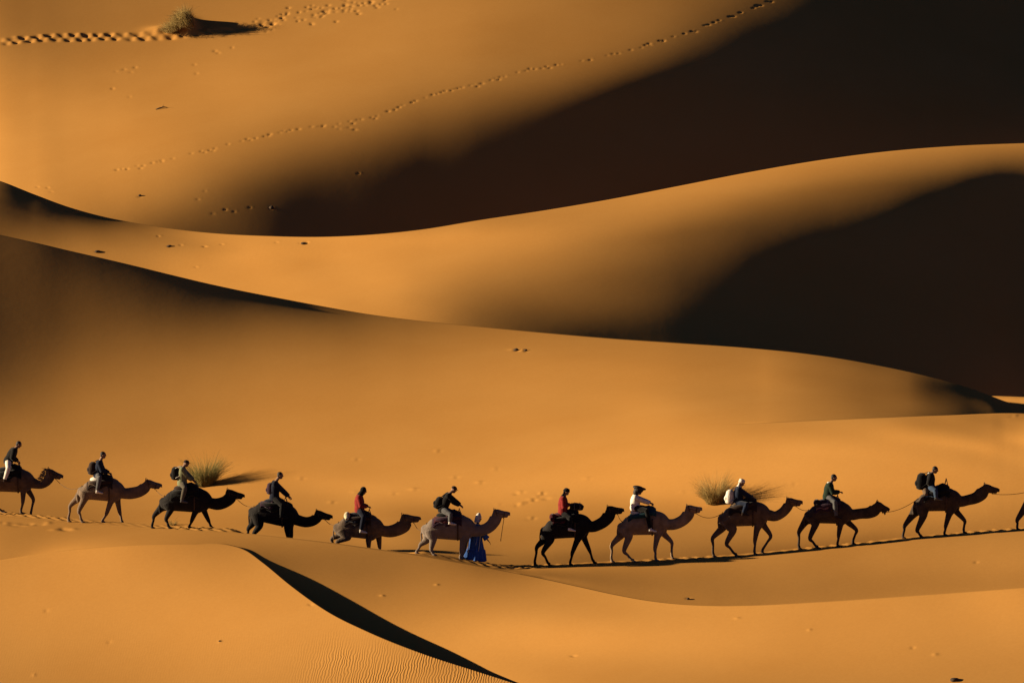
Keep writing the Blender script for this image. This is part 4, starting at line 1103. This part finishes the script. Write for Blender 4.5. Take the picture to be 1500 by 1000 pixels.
# ------------------------------------------------------------------ desert plants
def blade_material(name, c1, c2):
    m = bpy.data.materials.new(name); m.use_nodes = True; nt = m.node_tree; b = nt.nodes['Principled BSDF']; out = nt.nodes['Material Output']
    b.inputs['Roughness'].default_value = .8; sset(b, ['Specular IOR Level', 'Specular'], .1)
    tc = nt.nodes.new('ShaderNodeTexCoord'); nz = nt.nodes.new('ShaderNodeTexNoise'); nz.inputs['Scale'].default_value = 7.0; nz.inputs['Detail'].default_value = 4
    nt.links.new(tc.outputs['Object'], nz.inputs['Vector'])
    rp = nt.nodes.new('ShaderNodeValToRGB'); rp.color_ramp.elements[0].position = .35; rp.color_ramp.elements[1].position = .65
    rp.color_ramp.elements[0].color = (*c1, 1); rp.color_ramp.elements[1].color = (*c2, 1)
    nt.links.new(nz.outputs['Fac'], rp.inputs['Fac']); nt.links.new(rp.outputs['Color'], b.inputs['Base Color'])
    tr = nt.nodes.new('ShaderNodeBsdfTranslucent'); nt.links.new(rp.outputs['Color'], tr.inputs['Color'])
    mx = nt.nodes.new('ShaderNodeMixShader'); mx.inputs[0].default_value = .45
    nt.links.new(b.outputs[0], mx.inputs[1]); nt.links.new(tr.outputs[0], mx.inputs[2]); nt.links.new(mx.outputs[0], out.inputs['Surface'])
    return m
STRAW = blade_material('straw_blades', (.20, .14, .05), (.42, .31, .12))
GREEN = blade_material('dry_green_blades', (.10, .095, .032), (.25, .22, .085))
def tuft_plant(name, u, v, w, h, n, material, label, lean=(0, 0), flat=0.0, seed=1, thick=.0065, sink=.03, core=True, mound=None):
    p = ground_px(u, v); p.z -= sink
    root = thing(name, p, label, 'plant', None); r = random.Random(seed)
    s = p.y / FOC; W, Hh = w * s, h * s
    def blades(cnt, hh, ww, nm, material, seedr):
        V = []; F = []
        clumps = [(r.uniform(0, 2 * math.pi), r.uniform(.6, 1.15), r.uniform(.0, .5)) for _ in range(26)]
        for _ in range(cnt):
            cl = r.choice(clumps); a = cl[0] + r.gauss(0, .16); rad = W * .26 * math.sqrt(r.random())
            b = Vector((math.cos(a) * rad, math.sin(a) * rad * .8, 0))
            if mound: b = Vector((r.triangular(-2.6, .9, .2) * mound[1], r.gauss(0, .35) * mound[2], 0)); b.z = sink - .06 + mound[0] * math.exp(-(b.x / mound[1]) ** 2 - (b.y / mound[2]) ** 2)
            a2 = a + r.gauss(0, .5)
            out = abs(r.gauss(0, .24)) + flat * r.random(); L = hh * cl[1] * r.uniform(.6, 1.12); out += cl[2] * .3
            d = Vector((math.cos(a2) * out + lean[0] + r.gauss(0, .05), math.sin(a2) * out + lean[1], 1)).normalized()
            droop = r.uniform(.15, .75) * (1 + flat); pts = []; q = b.copy(); dd = d.copy(); k = 6
            for i in range(k + 1):
                pts.append(q.copy()); q = q + dd * L / k; dd = (dd + Vector((math.cos(a2) * .22 * droop + lean[0] * .1, math.sin(a2) * .22 * droop, -.16 * droop))).normalized()
            sidev = dd.cross(Vector((r.gauss(0, 1), r.gauss(0, 1), .3))).normalized(); n0 = len(V); t = thick * r.uniform(.6, 1.3)
            for i, pt in enumerate(pts):
                wd = t * (1 - .85 * i / k); V += [pt - sidev * wd, pt + sidev * wd]
            for i in range(k): F.append((n0 + 2*i, n0 + 2*i + 1, n0 + 2*i + 3, n0 + 2*i + 2))
        me = bpy.data.meshes.new(nm); me.from_pydata([tuple(x) for x in V], [], F); me.materials.append(material); link(nm, me, root)
    blades(n, Hh, W, 'blades', material, seed)
    if core: blades(n // 2, Hh * .55, W * .8, 'dead_blades', STRAW, seed + 1)
    return root
tuft_plant('desert_bush', 301, 711, 50, 47, 1100, GREEN, 'green feathery desert bush casting a long shadow behind the black camel', (.0, 0), .05, 3)
tuft_plant('desert_bush', 1047, 737, 48, 47, 1000, STRAW, 'pale straw-coloured desert bush beside the rider in the white turban', (-.10, 0), .08, 5)
tuft_plant('dry_bush', 274, 47, 62, 24, 3200, STRAW, 'dry straw bush on a sand hummock beside the camel tracks', (-.75, 0), .6, 8, .009, .30, mound=(.80, .46, .9))
tuft_plant('grass_tuft', 254, 769, 14, 16, 90, STRAW, 'small dry grass tuft between the legs of the black camel', (-.1, 0), .3, 9, .007)

# ------------------------------------------------------------------ stones and sticks
STONE = mat('stone', (.06, .04, .027), .9, .3, 12)
def stone(u, v, w, h, label, seed):
    p = ground_px(u, v); s = p.y / FOC; r = random.Random(seed); b = MB(); b.blob((0, 0, 0), (w * s / 2, w * s * .4, h * s * .6), 12, 9)
    b.v = [tuple(Vector(q) * (1 + .22 * mnoise.noise(Vector(q) * 9 + Vector((seed, 0, 0))))) for q in b.v]
    o = b.build('stone', STONE, None); o.location = p + Vector((0, 0, h * s * .15)); tag(o, label, 'stone'); return o
stone(1398, 996, 14, 6, 'dark stone lying at the bottom right corner of the sand', 1)
stone(756, 513, 8, 4, 'stone just below the crest of the big slope', 2)
stone(770, 513.5, 5, 3, 'smaller stone just right of another below the big slope crest', 3)
stone(143, 369, 9, 3.5, 'dark stone on the narrow sunlit strip at left', 4)
stone(248, 361, 8, 3, 'dark stone above the middle of the left crest line', 5)
stone(445, 357, 10, 3, 'flat dark stone under the lowest point of the middle crest', 6)
stone(398, 305, 8, 5, 'stone on the upper dune where the shade begins', 7)
stone(322, 939, 4, 3, 'pebble on the bright foreground dune', 8)
stone(1008, 877, 5, 3, 'pebble in the hollow below the tan camel', 9)
stone(205, 287, 5, 3, 'pebble on the upper dune near the left crest', 10)
def stick():
    p = ground_px(228, 161); s = p.y / FOC; root = thing('stick', p, 'dark stick lying on the upper left dune with a thin shadow', 'stick')
    b = MB(); b.tube([Vector((0, 0, .02)), Vector((.18, 0, .08)), Vector((.42, .02, .14)), Vector((.60, .0, .12))], [.02, .035, .03, .012], [.02, .035, .03, .012], 8); b.build('branch', STONE, root)
    b = MB(); b.tube([Vector((.3, 0, .10)), Vector((.42, -.05, .24))], [.018, .006], [.018, .006], 6); b.build('twig', STONE, root)
stick()
bpy.data.scenes.remove(WORK)
